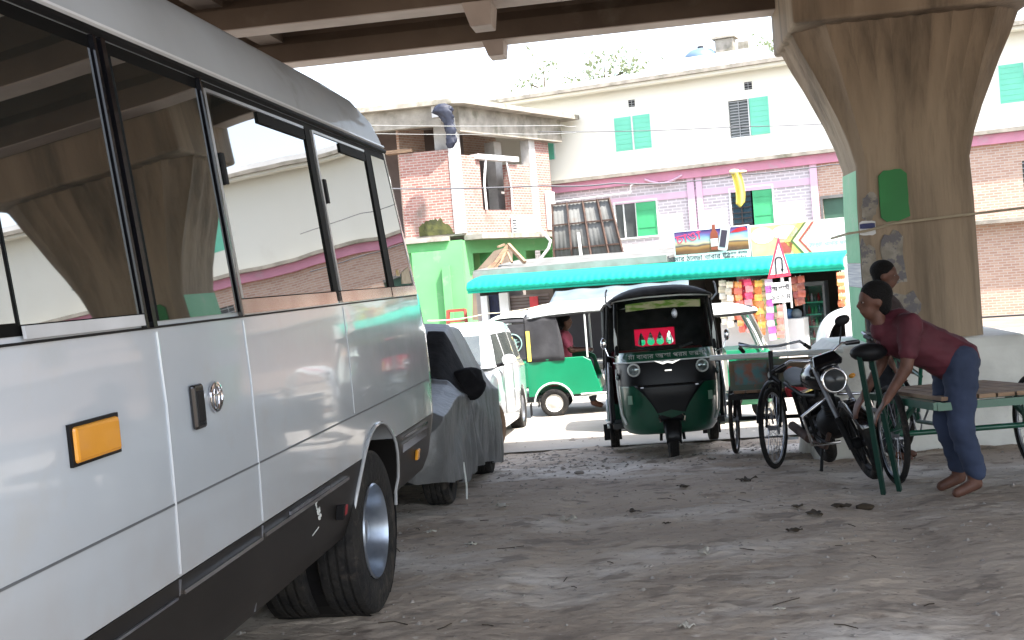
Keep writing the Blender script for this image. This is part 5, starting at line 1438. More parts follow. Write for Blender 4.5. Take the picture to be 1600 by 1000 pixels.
for i, (px, y0, y1, cols_) in enumerate(strips):
    dep = -.55 - .12*(i % 2)
    a = SF.uz(px, y0, dep); b = SF.uz(px, y1, dep)
    P_ = SF.world(a[0], dep, a[1])
    t = thing('snack_packet_strip', words_[i]+' strip of snack packets under the awning, '+places_[i], 'snack packets', tuple(P_), SF.a, 'snack strips hanging in the stall')
    L = a[1]-b[1]; n_ = max(4, int(L/.15)); hgt = L/n_
    mats_ = [M('snack_packet_foil_%d' % (i*2+k), c_, .3, col2=tuple(min(1,q*1.3+.05) for q in c_), vs=9, bump=.3, bs=12) for k, c_ in enumerate(cols_)]
    g = MB(); g.tube([(0,0,.02),(0,0,-L)], .006, 5); g.build('string', m_whw, t)
    for k in range(n_):
        zc = -hgt*(k+.5); w_ = .075+.02*ro.random()
        g = MB(Matrix.Translation((ro.uniform(-.02,.02),ro.uniform(-.02,.02),zc)) @ Matrix.Rotation(ro.uniform(-.5,.5),4,'Z') @ Matrix.Rotation(ro.uniform(-.15,.15),4,'Y'))
        g.loft([[(-w_,-.006,-hgt*.48),(w_,-.006,-hgt*.48),(w_,.006,-hgt*.48),(-w_,.006,-hgt*.48)],[(-w_,-.035,0),(w_,-.035,0),(w_,.035,0),(-w_,.035,0)],[(-w_,-.006,hgt*.48),(w_,-.006,hgt*.48),(w_,.006,hgt*.48),(-w_,.006,hgt*.48)]])
        g.build('packet', mats_[k % 2], t, smooth=40)
# ---- drinks fridge
rf = SF.rect(1256,440,1291,548,.35)
fr = thing('drinks_fridge', 'tall glass door drinks fridge with green shelves in the snack stall', 'fridge', tuple(SF.world(rf[0],.35,rf[2]-.3)), SF.a)
Wf, Hf = rf[1]-rf[0], rf[3]-rf[2]+.3
g = MB(); g.box(0,.05,0,.6,0,Hf); g.box(Wf-.05,Wf,0,.6,0,Hf); g.box(.05,Wf-.05,0,.6,Hf-.1,Hf); g.box(.05,Wf-.05,0,.6,0,.25); g.box(.05,Wf-.05,.55,.6,.25,Hf-.1); g.build('cabinet', M('fridge_grey', (.07,.08,.09), .4), fr)
g = MB(); g.box(.05,Wf-.05,.535,.549,.25,Hf-.1); g.build('back_panel', M('fridge_teal_back', (.12,.3,.26), .5), fr)
for k in range(5):
    z = .28+(Hf-.5)*k/5; g = MB(); g.box(.055,Wf-.055,.05,.53,z,z+.03); so = g.build('shelf', M('green_shelf_edge', (.15,.6,.42), .4), fr)
    for j in range(5):
        x = .10+(Wf-.2)*j/4.0; hh = .16+.06*ro.random()
        g = MB(); g.lathe([(.001,0),(.032,0),(.034,hh*.6),(.015,hh*.8),(.015,hh),(.001,hh)], (x,.2,z+.031), n=10)
        g.build('bottle', [m_red, m_greygl, m_shut2, m_textw, m_bluegl, m_pinkpale][ro.randrange(6)], so, smooth=40)
g = MB(); g.box(.05,Wf-.05,-.012,-.004,.25,Hf-.1); g.build('glass_door', m_clear, fr)
g = MB(); g.box(Wf-.09,Wf-.07,-.04,-.013,.6,1.2); g.build('door_handle', m_black, fr)
# goods piled on the counter behind the rickshaws
rc = SF.rect(1205,520,1256,560,-.3)
ct = thing('stall_counter', 'white stall counter heaped with bagged goods beside the drinks fridge', 'counter', tuple(SF.world(rc[0]-1.2,-.3,GZF+.05)), SF.a)
g = MB(); g.box(0,2.0,0,.7,0,.9); g.build('counter_body', m_whw, ct, bevel=.01)
for k in range(9):
    g = MB(); g.ball((.2+.2*k,.3+.1*(k%2),1.0),.13,.16,.13,10); g.build('goods_bag', [m_tarp, m_pinkpale, m_lightgrey, M('blue_bag',(.1,.2,.4),.5)][k % 4], ct, smooth=180)

# ---- pale tarpaulin slung in front of the shops
tp = [at(850,490,25.5), at(868,455,28.5), at(1076,438,28.0), at(1076,470,25.0)]
tc_ = thing('tarpaulin', 'pale blue grey tarpaulin slung behind the dark green autorickshaw', 'tarpaulin', tuple(tp[0]))
def tpf(u, v):
    a = tp[0].lerp(tp[3], u); b = tp[1].lerp(tp[2], u); p = a.lerp(b, v); p = p - tp[0]; p.z -= .10*math.sin(math.pi*u)*math.sin(math.pi*v) + .015*math.sin(u*25); return p
g = MB(); g.sheet(tpf, 40, 14); g.build('tarp_sheet', m_tarp, tc_, smooth=180, solid=.008)
g = MB(); q0 = tp[3]-tp[0]
g.tube([(0,0,0),(q0.x,q0.y,q0.z)], .012, 6)
for q in (Vector((.02,0,0)), q0): g.beam((q.x,q.y,q.z),(q.x,q.y,gz(25)-tp[0].z),.05)
g.build('bamboo_pole', m_wood, tc_)
# ---- bamboo props on the roof of the shops
base = at(790, 402, 31.5)
bp = thing('bamboo_tripod', 'bare bamboo tripod standing on the shop roof before the green wall', 'bamboo poles', tuple(base))
for (x0,y0,x1,y1,w_) in ((757,430,794,384,.10),(820,410,794,382,.09),(782,412,792,390,.05),(800,410,792,392,.05),(765,430,790,398,.05),(778,386,788,382,.05)):
    a, b = at(x0,y0,31.2)-base, at(x1,y1,31.7)-base
    g = MB(); g.beam(a,b,w_); g.build('bamboo_pole', m_wood, bp)
# brown stair underside behind the door
st = thing('concrete_stair', 'brown concrete stair underside rising beside the light green wall', 'stair', (0,0,0))
p1_, p2_ = at(738,500,33.5), at(738,430,33.5); p3_ = at(772,392,33.5); p4_ = at(795,385,33.5); p5_ = at(795,430,33.5); p6_ = at(762,452,33.5); p7_=at(762,500,33.5)
g = MB(); g.prism([(p_.x,p_.z) for p_ in (p1_,p2_,p3_,p4_,p5_,p6_,p7_)], 'y', 33.5, 34.4); g.build('stair_flight', M('brown_plaster', (.22,.17,.12), .9, col2=(.16,.12,.09)), st)
# red plastic chair by the green wall
cp = at(712,505,31.5)
ch = thing('red_chair', 'reddish brown chair back showing above the white car roof', 'chair', (cp.x, 31.5, gz(31.5)))
g = MB(); g.box(-.3,.3,-.25,.25,.9,.95); g.build('seat', m_rust, ch)
for s_ in (-1,1):
    g = MB(); g.beam((s_*.28,.2,.9),(s_*.24,.3,1.62),.08); g.build('back_post', M('red_brown_plastic', (.3,.06,.04), .5), ch)
g = MB(); g.beam((-.24,.3,1.6),(.24,.3,1.6),.08); g.beam((-.26,.26,1.3),(.26,.26,1.3),.16,.05); g.build('back_rest', M('red_brown_plastic', (.3,.06,.04), .5), ch)
for sx in (-.26,.26):
    for sy in (-.2,.2): g = MB(); g.beam((sx,sy,0),(sx,sy,.9),.05); g.build('leg', m_rust, ch)
# ------------------------------------------------------------ road sign
p_t, p_l, p_r = at(1216,369,20), at(1199,436,20), at(1236,431,20)
sg_ = thing('road_sign', 'triangular red bordered U turn warning sign with a white plate below', 'road sign', (p_t.x-.03, 20, gz(20)))
def loc_(p): return (p.x-sg_.location.x, p.z-sg_.location.z)
tri = [loc_(p_l), loc_(p_r), loc_(p_t)]
m_sred = M('sign_red_border', (.7,.05,.10), .4); m_swh = M('sign_white_face', (.8,.8,.8), .4)
def rtri(s_, y0, y1):
    cx = sum(p[0] for p in tri)/3; cz = sum(p[1] for p in tri)/3
    return [(cx+(p[0]-cx)*s_, cz+(p[1]-cz)*s_) for p in tri]
g = MB(); g.prism(rtri(1,0,0),'y',-.01,.01); g.build('border', m_sred, sg_, bevel=.004)
g = MB(); g.prism(rtri(.74,0,0),'y',-.016,-.0105); g.build('sign_face', m_swh, sg_)
cx = sum(p[0] for p in tri)/3; cz = sum(p[1] for p in tri)/3
g = MB(); pts = [(cx-.055,-.021,cz-.17)]+[(cx-.055*math.cos(a),-.021,cz+.06+.055*math.sin(a)) for a in [math.pi*k/10 for k in range(11)]]+[(cx+.055,-.021,cz-.10)]
g.tube(pts,.013,6); g.lathe([(.035,0),(.001,-.07)],(cx+.055,-.021,cz-.09),(0,0,1),3); g.build('u_turn_arrow', m_textk, sg_)
a, b = loc_(at(1207,474,20)), loc_(at(1233,440,20))
g = MB(); g.box(a[0],b[0],-.01,.01,a[1],b[1]); pt = g.build('plate', m_swh, sg_, bevel=.004)
text('আগামী', .12, 'plate_lettering', m_textk, pt, ((a[0]+b[0])/2,-.014,a[1]+(b[1]-a[1])*.70), (R(90),0,0), .002)
text('১০০ ম', .12, 'plate_lettering', m_textk, pt, ((a[0]+b[0])/2,-.014,a[1]+(b[1]-a[1])*.28), (R(90),0,0), .002)
g = MB(); g.cyl((cx+.06,.03,0),(cx+.03,.03,cz+.3),.03,n=10); g.box(b[0],b[0]+.03,-.02,.02,a[1]-.1,cz-.25); g.build('post', m_colp, sg_)

# ------------------------------------------------------------ spoked wheel
def spoked(parent, x, y, r_, axis=(1,0,0), w_=.022, name='wheel', tmat=None, z=None, n_=28, hubw=.045):
    ax = Vector(axis).normalized(); o = Vector((x, y, r_ if z is None else z))
    g = MB(); g.torus(o, ax, r_-w_, w_, 40, 10); wo = g.build(name, tmat or m_rubber, parent, smooth=180)
    g = MB(); g.torus(o, ax, r_-2*w_-.004, .010, 40, 6); g.build('rim', m_steel, wo, smooth=180)
    g = MB(); g.cyl(o-ax*hubw, o+ax*hubw, .022, n=10)
    q = ax.to_track_quat('Z','Y').to_matrix()
    for k in range(n_):
        a = 2*math.pi*k/n_; s_ = 1 if k % 2 else -1
        g.cyl(o+ax*hubw*s_*.8+q@Vector((.02*math.cos(a+.5*s_),.02*math.sin(a+.5*s_),0)), o+q@Vector(((r_-2*w_)*math.cos(a),(r_-2*w_)*math.sin(a),0)), .0022, n=4, cap=False)
    g.build('spokes', m_steel, wo); return wo

# ------------------------------------------------------------ cycle vans
def cycle_van(label, loc, rz, frame_mat, grp, steer=0, load=True, pitch=-.06, bedcol=None, hb=1.0):
    """local: front towards -Y; front axle at y=-1.15, rear axle y=+.55"""
    t = thing('cycle_van', label, 'cycle van', loc, 0, grp, rot=(pitch,0,rz))
    bedm = bedcol or m_wood
    for s_ in (-1,1): spoked(t, s_*.50, .55, .35)
    c, s2_ = math.cos(steer), math.sin(steer)
    fo = Vector((0,-1.15,.35)); ax = Vector((c, s2_, 0))
    spoked(t, 0, -1.15, .345, ax)
    fwd = Vector((s2_, -c, 0))
    g = MB(); hd = Vector((0,-.93,.88))
    for s_ in (-1,1): g.tube([fo+ax*.06*s_, fo+ax*.06*s_-fwd*.09+Vector((0,0,.38)), hd-Vector((0,0,.1))], .012, 7)
    g.tube([hd-Vector((0,0,.16)), hd+Vector((0,.03,.12))], .020, 8); g.build('fork', frame_mat, t, smooth=60)
    g = MB(); hb_ = hd+Vector((0,.04,.16))
    g.tube([hb_+ax*.30-fwd*.16+Vector((0,0,-.03)), hb_+ax*.27+fwd*.02+Vector((0,0,.03)), hb_+ax*.1+fwd*.07, hb_, hb_-ax*.1+fwd*.07, hb_-ax*.27+fwd*.02+Vector((0,0,.03)), hb_-ax*.30-fwd*.16+Vector((0,0,-.03))], .012, 8)
    ho = g.build('handlebar', m_steel, t, smooth=60)
    for s_ in (-1,1):
        g = MB(); g.tube([hb_+ax*.30*s_-fwd*.16+Vector((0,0,-.03)), hb_+ax*.29*s_-fwd*.05+Vector((0,0,0))], .018, 8); g.build('grip', m_black, ho)
    g = MB(); g.torus(fo+Vector((0,0,0)), ax, .372, .014, 36, 6) if False else None
    g = MB(); pts = []
    q = ax.to_track_quat('Z','Y').to_matrix()
    for k in range(15):
        a = math.pi*(.05+.85*k/14); pts.append(fo - fwd*.385*(-math.cos(a)) + Vector((0,0,.385*math.sin(a))))
    g.tube(pts, .018, 6); g.build('mudguard', m_black, t, smooth=60)
    g = MB(); bbx = Vector((0,-.45,.34)); st = Vector((0,-.25,.78))
    g.tube([hd-Vector((0,0,.12)), bbx], .018, 8); g.tube([hd-Vector((0,0,.02)), st-Vector((0,.02,.08))], .016, 8); g.tube([bbx, st], .016, 8); g.tube([bbx, (0,.55,.36)], .016, 8)
    g.tube([(-.5,.55,.35),(.5,.55,.35)], .02, 8)
    g.build('frame', frame_mat, t, smooth=60)
    g = MB(); g.ball(st+Vector((0,.03,.05)), .085,.13,.04,12); g.build('saddle', m_black, t, smooth=180)
    g = MB(); g.torus(bbx,(1,0,0),.09,.006,24,6)
    g.tube([bbx+Vector((.05,0,0)), bbx+Vector((.07,-.10,-.12))], .009, 6); g.tube([bbx+Vector((-.05,0,0)), bbx+Vector((-.07,.10,.12))], .009, 6)
    g.obox(bbx+Vector((.12,-.10,-.13)),(.1,.06,.02)); g.obox(bbx+Vector((-.12,.10,.13)),(.1,.06,.02)); g.build('pedals', m_steel, t)
    # bed
    g = MB()
    for k in range(7): g.box(-.42+.12*k*1.0, -.42+.12*k+.105, -.12, 1.35, .62, .645)
    g.build('bed_planks', bedm, t)
    g = MB()
    for s_ in (-1,1):
        g.beam((s_*.44,-.14,.59),(s_*.44,1.37,.59),.05); g.beam((s_*.44,.55,.35),(s_*.44,.55,.58),.035); g.beam((s_*.44,.2,.57),(s_*.49,.5,.37),.03); g.beam((s_*.44,.9,.57),(s_*.49,.6,.37),.03)
    for y in (-.12,.6,1.35): g.beam((-.44,y,.585),(.44,y,.585),.05)
    g.build('bed_frame', frame_mat, t)
    return t, hb_
bwf = at(1213,732,9.88)
van, hbv = cycle_van('cycle van with wooden box load, parked between the dark green autorickshaw and the motorcycle', (1.03, 11.05, gz(11.05)+.02), R(-9), m_black, 'cycle vans under the flyover', steer=R(-14), pitch=-.085)
# wooden box sides and white rails of the van
def vpt(px, py, Y):
    p = at(px, py, Y); return van.matrix_basis.inverted() @ p if False else p
g = MB()
for s_ in (-1,1): g.box(s_*.44-.012, s_*.44+.012, -.10, 1.34, .648, .93)
g.box(-.43,.43,-.10,-.076,.648,.93); g.box(-.43,.43,1.31,1.335,.648,.93)
g.build('box_sides', M('faded_painted_boards', (.16,.10,.06), .8, col2=(.08,.12,.10), vs=5, var=.4, dirt=(.3,.08,.05), ds=3, dirt_lo=.6, dirt_hi=.66), van)
g = MB(); g.box(-.4,-.1,-.118,-.102,.70,.9); g.build('painted_panel', M('teal_panel_paint', (.05,.15,.16), .6, col2=(.2,.07,.04), vs=14), van)
g = MB(); g.tube([(-.62,-.13,.97),(.60,-.13,.97)], .026, 8); g.tube([(.60,-.13,.97),(.44,.3,.97),(.44,1.3,.97)], .014, 8); g.build('white_rail', m_whtrim, van)
g = MB(); g.ball((.12,-.14,.80),.05,.02,.05,12); g.build('orange_reflector', M('orange_reflector', (.8,.15,.05), .3), van, smooth=180)
g = MB(); g.ball((-.05,-.14,.78),.045,.02,.045,12); g.build('white_reflector', m_whtrim, van, smooth=180)
# goods on the van
for i, (x, y, w_, h_, c_, lb) in enumerate(((.05,.45,.34,.22,(.4,.1,.08),'reddish carton standing on the bed of the black cycle van'),(-.2,.95,.3,.28,(.1,.3,.15),'dark green crate on the far end of the black cycle van'))):
    cr = thing('crate', lb, 'crate', tuple(Matrix.Translation(van.location) @ Matrix.Rotation(van.rotation_euler.z,4,'Z') @ Matrix.Rotation(van.rotation_euler.x,4,'X') @ Vector((x,y,.65))), van.rotation_euler.z)
    g = MB(); g.box(-w_/2,w_/2,-w_/2,w_/2,0,.02); g.box(-w_/2,-w_/2+.02,-w_/2,w_/2,.02,h_); g.box(w_/2-.02,w_/2,-w_/2,w_/2,.02,h_); g.box(-w_/2+.02,w_/2-.02,-w_/2,-w_/2+.02,.02,h_); g.box(-w_/2+.02,w_/2-.02,w_/2-.02,w_/2,.02,h_); g.build('crate_sides', M('crate_paint_%d' % i, c_, .6), cr)
    g = MB(); g.box(-w_/2-.01,w_/2+.01,-w_/2-.01,w_/2+.01,h_,h_+.03); g.build('crate_lid', M('crate_lid_%d' % i, tuple(q*1.6 for q in c_), .6), cr, bevel=.005)
van2, _ = cycle_van('green framed empty cycle van at the right edge behind the bending man', (1.98, 8.95, gz(8.95)+.0), R(186), M('bottle_green_frame', (.01,.10,.06), .4, coat=.4), 'cycle vans under the flyover', steer=R(15), pitch=.06)

# ------------------------------------------------------------ motorcycle
mot = thing('motorcycle', 'black motorcycle leaning on its side stand beside the pier, chrome headlamp ring', 'motorcycle', (1.36, 9.22, gz(9.22)+.01), 0, rot=(-.06, R(-15), R(8)))
g = MB()
def mwheel(y, r_, w_):
    g = MB(); g.torus((0,y,r_),(1,0,0),r_-w_,w_,40,12); o = g.build('wheel', m_rubber, mot, smooth=180)
    g = MB(); g.torus((0,y,r_),(1,0,0),r_-2*w_,.016,36,6); g.cyl((-.07,y,r_),(.07,y,r_),.045,n=14)
    for k in range(6):
        a = 2*math.pi*k/6; g.beam((0,y+.03*math.cos(a),r_+.03*math.sin(a)),(0,y+(r_-2*w_)*math.cos(a),r_+(r_-2*w_)*math.sin(a)),.02,.03)
    g.build('alloy_rim', m_steel if y > 0 else m_black, o, smooth=40)
mwheel(-.66,.305,.042); mwheel(.62,.305,.052)
g = MB()
for s_ in (-1,1): g.tube([(s_*.085,-.66,.305),(s_*.085,-.42,.80),(s_*.085,-.36,.95)], .019, 10)
g.build('front_fork', m_steel, mot, smooth=60)
g = MB()
for s_ in (-1,1): g.tube([(s_*.085,-.67,.28),(s_*.085,-.56,.52)], .028, 10)
g.build('fork_slider', m_black, mot, smooth=60)
g = MB(); rings = []
for k in range(11):
    a = math.pi*(.12+.76*k/10); y = -.66-.335*math.cos(a); z = .305+.335*math.sin(a)
    rings.append([(-.06,y,z-.03),(-.04,y,z+.01),(.04,y,z+.01),(.06,y,z-.03)])
g.loft(rings, closed=False, cap=False); g.build('front_mudguard', m_blackgloss, mot, smooth=60, solid=.006)
g = MB(); g.lathe([(.02,.10),(.07,.08),(.095,.02),(.1,-.02),(.092,-.045)], (0,-.47,.80), (0,1,0), 24); hl = g.build('headlamp_shell', m_blackgloss, mot, smooth=50)
g = MB(); g.torus((0,-.515,.80),(0,1,0),.092,.012,28,8); g.build('headlamp_ring', m_chrome, hl, smooth=180)
g = MB(); g.lathe([(.09,0),(.06,-.02),(.001,-.028)], (0,-.515,.80), (0,1,0), 24); g.build('headlamp_lens', M('dull_headlamp_lens', (.05,.055,.06), .25), hl, smooth=60)
g = MB(); g.loft([[(-.11,-.50,.90),(.11,-.50,.90),(.10,-.36,.92),(-.10,-.36,.92)],[(-.12,-.53,.94),(.12,-.53,.94),(.11,-.38,.97),(-.11,-.38,.97)],[(-.09,-.47,1.02),(.09,-.47,1.02),(.08,-.40,1.02),(-.08,-.40,1.02)]]); g.build('instrument_cowl', m_blackgloss, mot, bevel=.015)
g = MB(); g.tube([(-.36,-.20,.99),(-.22,-.26,1.03),(-.1,-.33,.99),(.1,-.33,.99),(.22,-.26,1.03),(.36,-.20,.99)], .012, 8); hb_o = g.build('handlebar', m_chrome, mot, smooth=60)
for s_ in (-1,1):
    g = MB(); g.tube([(s_*.37,-.195,.988),(s_*.26,-.24,1.015)], .019, 10); g.build('grip', m_black, hb_o)
    g = MB(); g.tube([(s_*.25,-.28,1.02),(s_*.36,-.26,1.0)], .006, 6); g.build('lever', m_steel, hb_o)
    if s_ < 0: continue
    g = MB(); g.tube([(s_*.2,-.27,1.03),(s_*.27,-.25,1.16)], .006, 6); mm = g.build('mirror_stem', m_black, mot)
    g = MB(); g.ball((s_*.29,-.25,1.2),.065,.018,.042,14); g.build('mirror_head', m_black, mm, smooth=180)
    g = MB(); g.ball((s_*.16,-.45,.78),.03,.02,.02,8); g.build('turn_lamp', m_amber, mot, smooth=180)
g = MB(); g.loft([[(w_*math.cos(a), y, z+h_*math.sin(a)) for a in [2*math.pi*k/16 for k in range(16)]] for (y,z,w_,h_) in ((-.30,.80,.05,.06),(-.24,.82,.12,.11),(-.05,.83,.15,.12),(.10,.80,.12,.09),(.18,.77,.06,.04))]); g.build('fuel_tank', m_blackgloss, mot, smooth=60)
g = MB(); g.loft([[(w_*math.cos(a), y, z+.045*math.sin(a)) for a in [2*math.pi*k/14 for k in range(14)]] for (y,z,w_) in ((.10,.78,.06),(.2,.77,.11),(.45,.77,.13),(.7,.80,.12),(.86,.83,.08))]); g.build('seat', m_black, mot, smooth=60)
g = MB(); g.ball((0,-.02,.42),.14,.19,.14,14); g.lathe([(.07,0),(.085,.02),(.07,.04),(.085,.06),(.07,.08),(.085,.10),(.07,.12),(.08,.14),(.04,.16)],(0,-.1,.48),(0,-.5,1),16); g.build('engine', m_black, mot, smooth=40)
g = MB()
for s_ in (-1,1):
    g.tube([(s_*.05,-.33,.9),(s_*.08,-.1,.68),(s_*.11,.25,.68),(s_*.1,.85,.76)], .016, 8); g.tube([(0,-.33,.85),(0,-.25,.5),(s_*.1,.0,.26),(s_*.12,.25,.32),(s_*.11,.25,.68)], .016, 8); g.tube([(s_*.1,.25,.36),(s_*.085,.62,.305)], .018, 8); g.tube([(s_*.11,.62,.33),(s_*.12,.5,.70)], .022, 8)
g.build('chassis_frame', m_black, mot, smooth=60)
g = MB(); g.tube([(-.1,-.15,.36),(-.13,.0,.24),(-.14,.3,.26),(-.15,.45,.30)], .02, 8); g.tube([(-.15,.40,.29),(-.16,.85,.38)], .04, 12); g.build('exhaust', m_rust, mot, smooth=60)
g = MB(); g.tube([(-.05,-.26,.66),(-.28,-.26,.58),(-.28,-.26,.34),(-.05,-.2,.28)], .014, 8); g.tube([(.05,-.26,.66),(.28,-.26,.58),(.28,-.26,.34),(.05,-.2,.28)], .014, 8); g.build('crash_guard', m_chrome, mot, smooth=60)
g = MB(); g.tube([(.1,.15,.28),(.26,.05,.02)], .012, 6) if False else g.tube([(-.1,.15,.28),(-.22,.05,.06)], .014, 6); g.build('side_stand', m_black, mot)
g = MB(); g.prism([(-.2,.05),(.45,.05),(.62,.18),(.5,.28),(.0,.24)],'x',-.10,.10) if False else g.box(-.12,.12,.3,.6,.45,.68); g.build('side_panel', m_blackgloss, mot, bevel=.03)
mot.scale = (.95,.95,.95)
g = MB(); g.box(-.1,.1,.86,.93,.62,.72); g.build('tail_lamp', m_red, mot, bevel=.01)

# leaning green bars with a dark saddle at the right edge
q0, q1, q2, q3 = at(1343,556,7.6), at(1378,735,7.9), at(1362,560,7.7), at(1404,745,8.0)
ms = thing('folding_stand', 'dark green metal stand leaning beside the bending man', 'stand', (q1.x, 7.9, gz(7.9)))
for a, b in ((q0,q1),(q2,q3)):
    b = Vector((b.x,b.y,dirt_z(b.x,b.y)+.02))
    g = MB(); g.beam(a-ms.location,b-ms.location,.03); g.build('green_bar', M('stand_green', (.004,.035,.025), .5), ms)
g = MB(); g.beam(q0.lerp(q1,.45)-ms.location,q2.lerp(q3,.45)-ms.location,.022); g.build('cross_bar', m_steel, ms)
g = MB(); c_ = (q0+q2)/2-ms.location; g.ball(c_+Vector((.02,0,.03)),.12,.09,.06,14); g.build('padded_top', m_black, ms, smooth=180)
# ------------------------------------------------------------ people at the right edge
pm = seated('man in a maroon shirt bending forward in front of the green cycle van', (1.85, 7.75, gz(7.7)-.01), R(-80), m_shirt_m, m_lungi, seat=.78, lean=1.05, arms='down', stand=True)
ps = thing('person', 'dark clothed man standing against the pier, mostly hidden by the bending man', 'person', (1.86, 10.1, gz(10.1)-.01), R(70))
g = MB(); hip = Vector((0,0,.90)); ch2 = Vector((0,0,1.28)); nk2 = Vector((0,-.01,1.43)); hc2 = Vector((0,-.03,1.58))
limb(g,[hip,Vector((0,0,1.1)),ch2],[.14,.13,.14]); g.ball(ch2,.18,.11,.12,16); limb(g,[ch2,nk2,hc2-Vector((0,0,.05))],[.09,.052,.05]); q2,_,_ = head_shape(g,hc2,(0,-1,-.1))
LB = []
for s_ in (-1,1):
    a, b, c = Vector((s_*.18,0,1.35)), Vector((s_*.25,.02,1.07)), Vector((s_*.24,-.08,.84)); limb(g,[a,b,c],[.058,.042,.028]); hand(g,c,(c-b),(0,-1,0),curl=.7)
    k1, an = Vector((s_*.1,-.02,.48)), Vector((s_*.11,.0,.09)); limb(g,[Vector((s_*.08,0,.9)),k1,an],[.095,.062,.04]); limb(g,[an,an+Vector((0,-.14,-.05))],[.04,.032]); LB.append((a,b,c,k1,an,s_))
remeshed(g,'body',m_skin,ps,.012); eyes(hc2,q2,ps)
g = MB(); g.ball(hc2+Vector((0,.022,.050)),.088,.106,.092,20); g.ball(hc2+Vector((0,.05,-.01)),.07,.06,.08,14); remeshed(g,'hair',m_hair,ps,.012,2)
g = MB(); limb(g,[hip+Vector((0,0,-.05)),Vector((0,0,1.1)),ch2],[.16,.15,.155]); g.ball(ch2,.195,.13,.13,16); limb(g,[ch2+Vector((0,0,.07)),nk2-Vector((0,0,.03))],[.1,.066])
for (a,b,c,k1,an,s_) in LB: limb(g,[ch2+Vector((s_*.1,0,.05)),a,a*.3+b*.7],[.085,.072,.06])
remeshed(g,'shirt',M('dark_brown_shirt',(.035,.02,.02),.8,bump=.3,bs=12),ps,.012)
g = MB(); g.ball((0,0,.9),.17,.135,.11,16)
for (a,b,c,k1,an,s_) in LB: limb(g,[Vector((s_*.08,0,.88)),k1,an+Vector((0,0,.05))],[.112,.082,.066])
remeshed(g,'trousers',m_trk,ps,.012)

# ------------------------------------------------------------ overhead wires and yellow cloth
def wire(name, label, pts, r_, sag=.0, mat=None):
    P_ = [at(*p) for p in pts]; out = []
    for a, b in zip(P_, P_[1:]):
        for k in range(12):
            t_ = k/12; q = a.lerp(b, t_); q.z -= sag*4*t_*(1-t_); out.append(q)
    out.append(P_[-1]); o0 = out[0].copy()
    g = MB(); g.tube([q-o0 for q in out], r_, 6); o = g.build(name, mat or m_black, smooth=180); o.location = o0
    return tag(o, label, 'wire')
m_wire = M('weathered_wire', (.10,.10,.11), .7); m_wirep = M('pale_cable', (.3,.3,.29), .6)
wire('overhead_wire', 'thin cable crossing the upper green shutters of the cream block', [(840,206,34),(1150,198,34),(1420,184,34)], .012, .05, m_wire)
wire('overhead_wire', 'dark cable crossing the brick storey and the pink beam ledge', [(560,294,33),(850,290,33),(960,286,33),(1080,283,34)], .022, .05, m_wire)
wire('overhead_wire', 'pale upper cable passing just below the unfinished roof edge', [(540,195,33),(880,196,33),(900,197,34)], .010, .03, m_wirep)
wire('overhead_wire', 'lower pale cable passing in front of the two brick storey columns', [(560,208,33.3),(800,209,33.3),(900,207,34)], .009, .03, m_wirep)
wire('overhead_wire', 'cable from the yellow cloth along the pale pink wall', [(1080,283,34),(1160,273,34),(1300,257,34),(1420,250,34)], .018, .03, m_wire)
wire('rope', 'thin cream rope strung from the white car towards the tarpaulin', [(668,501,17),(760,490,18),(850,476,20),(960,462,22)], .008, .03, M('cream_rope',(.6,.55,.4),.9))
yc_ = at(1147,268,33.9)
g = MB()
g.sheet(lambda u, v: ((-.10+.28*u)*(1-.1*v)+.10*math.sin(v*2.3), .05*math.sin(u*9), -1.05*v*(1-.25*abs(u-.45))), 12, 16)
o = g.build('yellow_cloth', M('yellow_cloth', (.75,.62,.12), .8, bump=.3, bs=6), smooth=180, solid=.01); o.location = yc_; tag(o, 'yellow cloth hanging from the cable in front of the pink wall', 'cloth')
g = MB(); g.ball((0,0,0),.15,.06,.07,10); g.ball((.22,0,-.02),.14,.05,.04,10); k_ = g.build('cloth_knot', M('pale_yellow_cloth', (.75,.68,.4), .8), o, smooth=180)

# ------------------------------------------------------------ trees beyond the roofs
m_leaf = M('hazed_tree_foliage', (.42,.47,.33), .6, col2=(.28,.33,.2), vs=1.5)  # leaf colour paled to carry the wash-out of haze
m_bark = M('tree_bark', (.12,.09,.06), .9, bump=.5)
def tree(label, px, py, Y, H, cr, n_, seed):
    top = at(px, py, Y); r_ = random.Random(seed)
    t = thing('broadleaf_tree', label, 'tree', (top.x, Y, gz(Y)), 0, 'trees beyond the roofs'); Ht = top.z-gz(Y)
    g = MB(); g.tube([(0,0,0),(.1,0,Ht*.4),(-.05,.1,Ht*.75),(0,0,Ht*.95)], [.22,.17,.1,.03], 8)
    br = []
    for k in range(12):
        a = r_.random()*6.28; z0 = Ht*(.5+.4*r_.random()); L = cr*(.5+.5*r_.random()); e = Vector((L*math.cos(a), L*math.sin(a), z0+L*.45)); g.tube([(0,0,z0),(e.x*.5,e.y*.5,z0+L*.3),tuple(e)], [.07,.045,.015], 6); br.append(e)
    br.append(Vector((0,0,Ht*.97)))
    g.build('trunk', m_bark, t, smooth=60)
    g = MB()
    for k in range(n_):
        b = r_.choice(br); rad = cr*.30; p = b+Vector((r_.gauss(0,rad),r_.gauss(0,rad),r_.gauss(0,rad*.7)))
        s_ = .12+.12*r_.random(); q = Matrix.Rotation(r_.random()*6.28,3,'Z') @ Matrix.Rotation(r_.uniform(-1,1),3,'X')
        g.add([p+q@Vector(v) for v in ((-s_*.5,0,0),(0,-s_,0),(s_*.5,0,0),(0,s_,.03))], [(0,1,2,3)])
    g.build('crown', m_leaf, t)
tree('thin tree top showing between flyover and roofs, left of the taller one', 848, 92, 62, 12, 1.5, 700, 1)
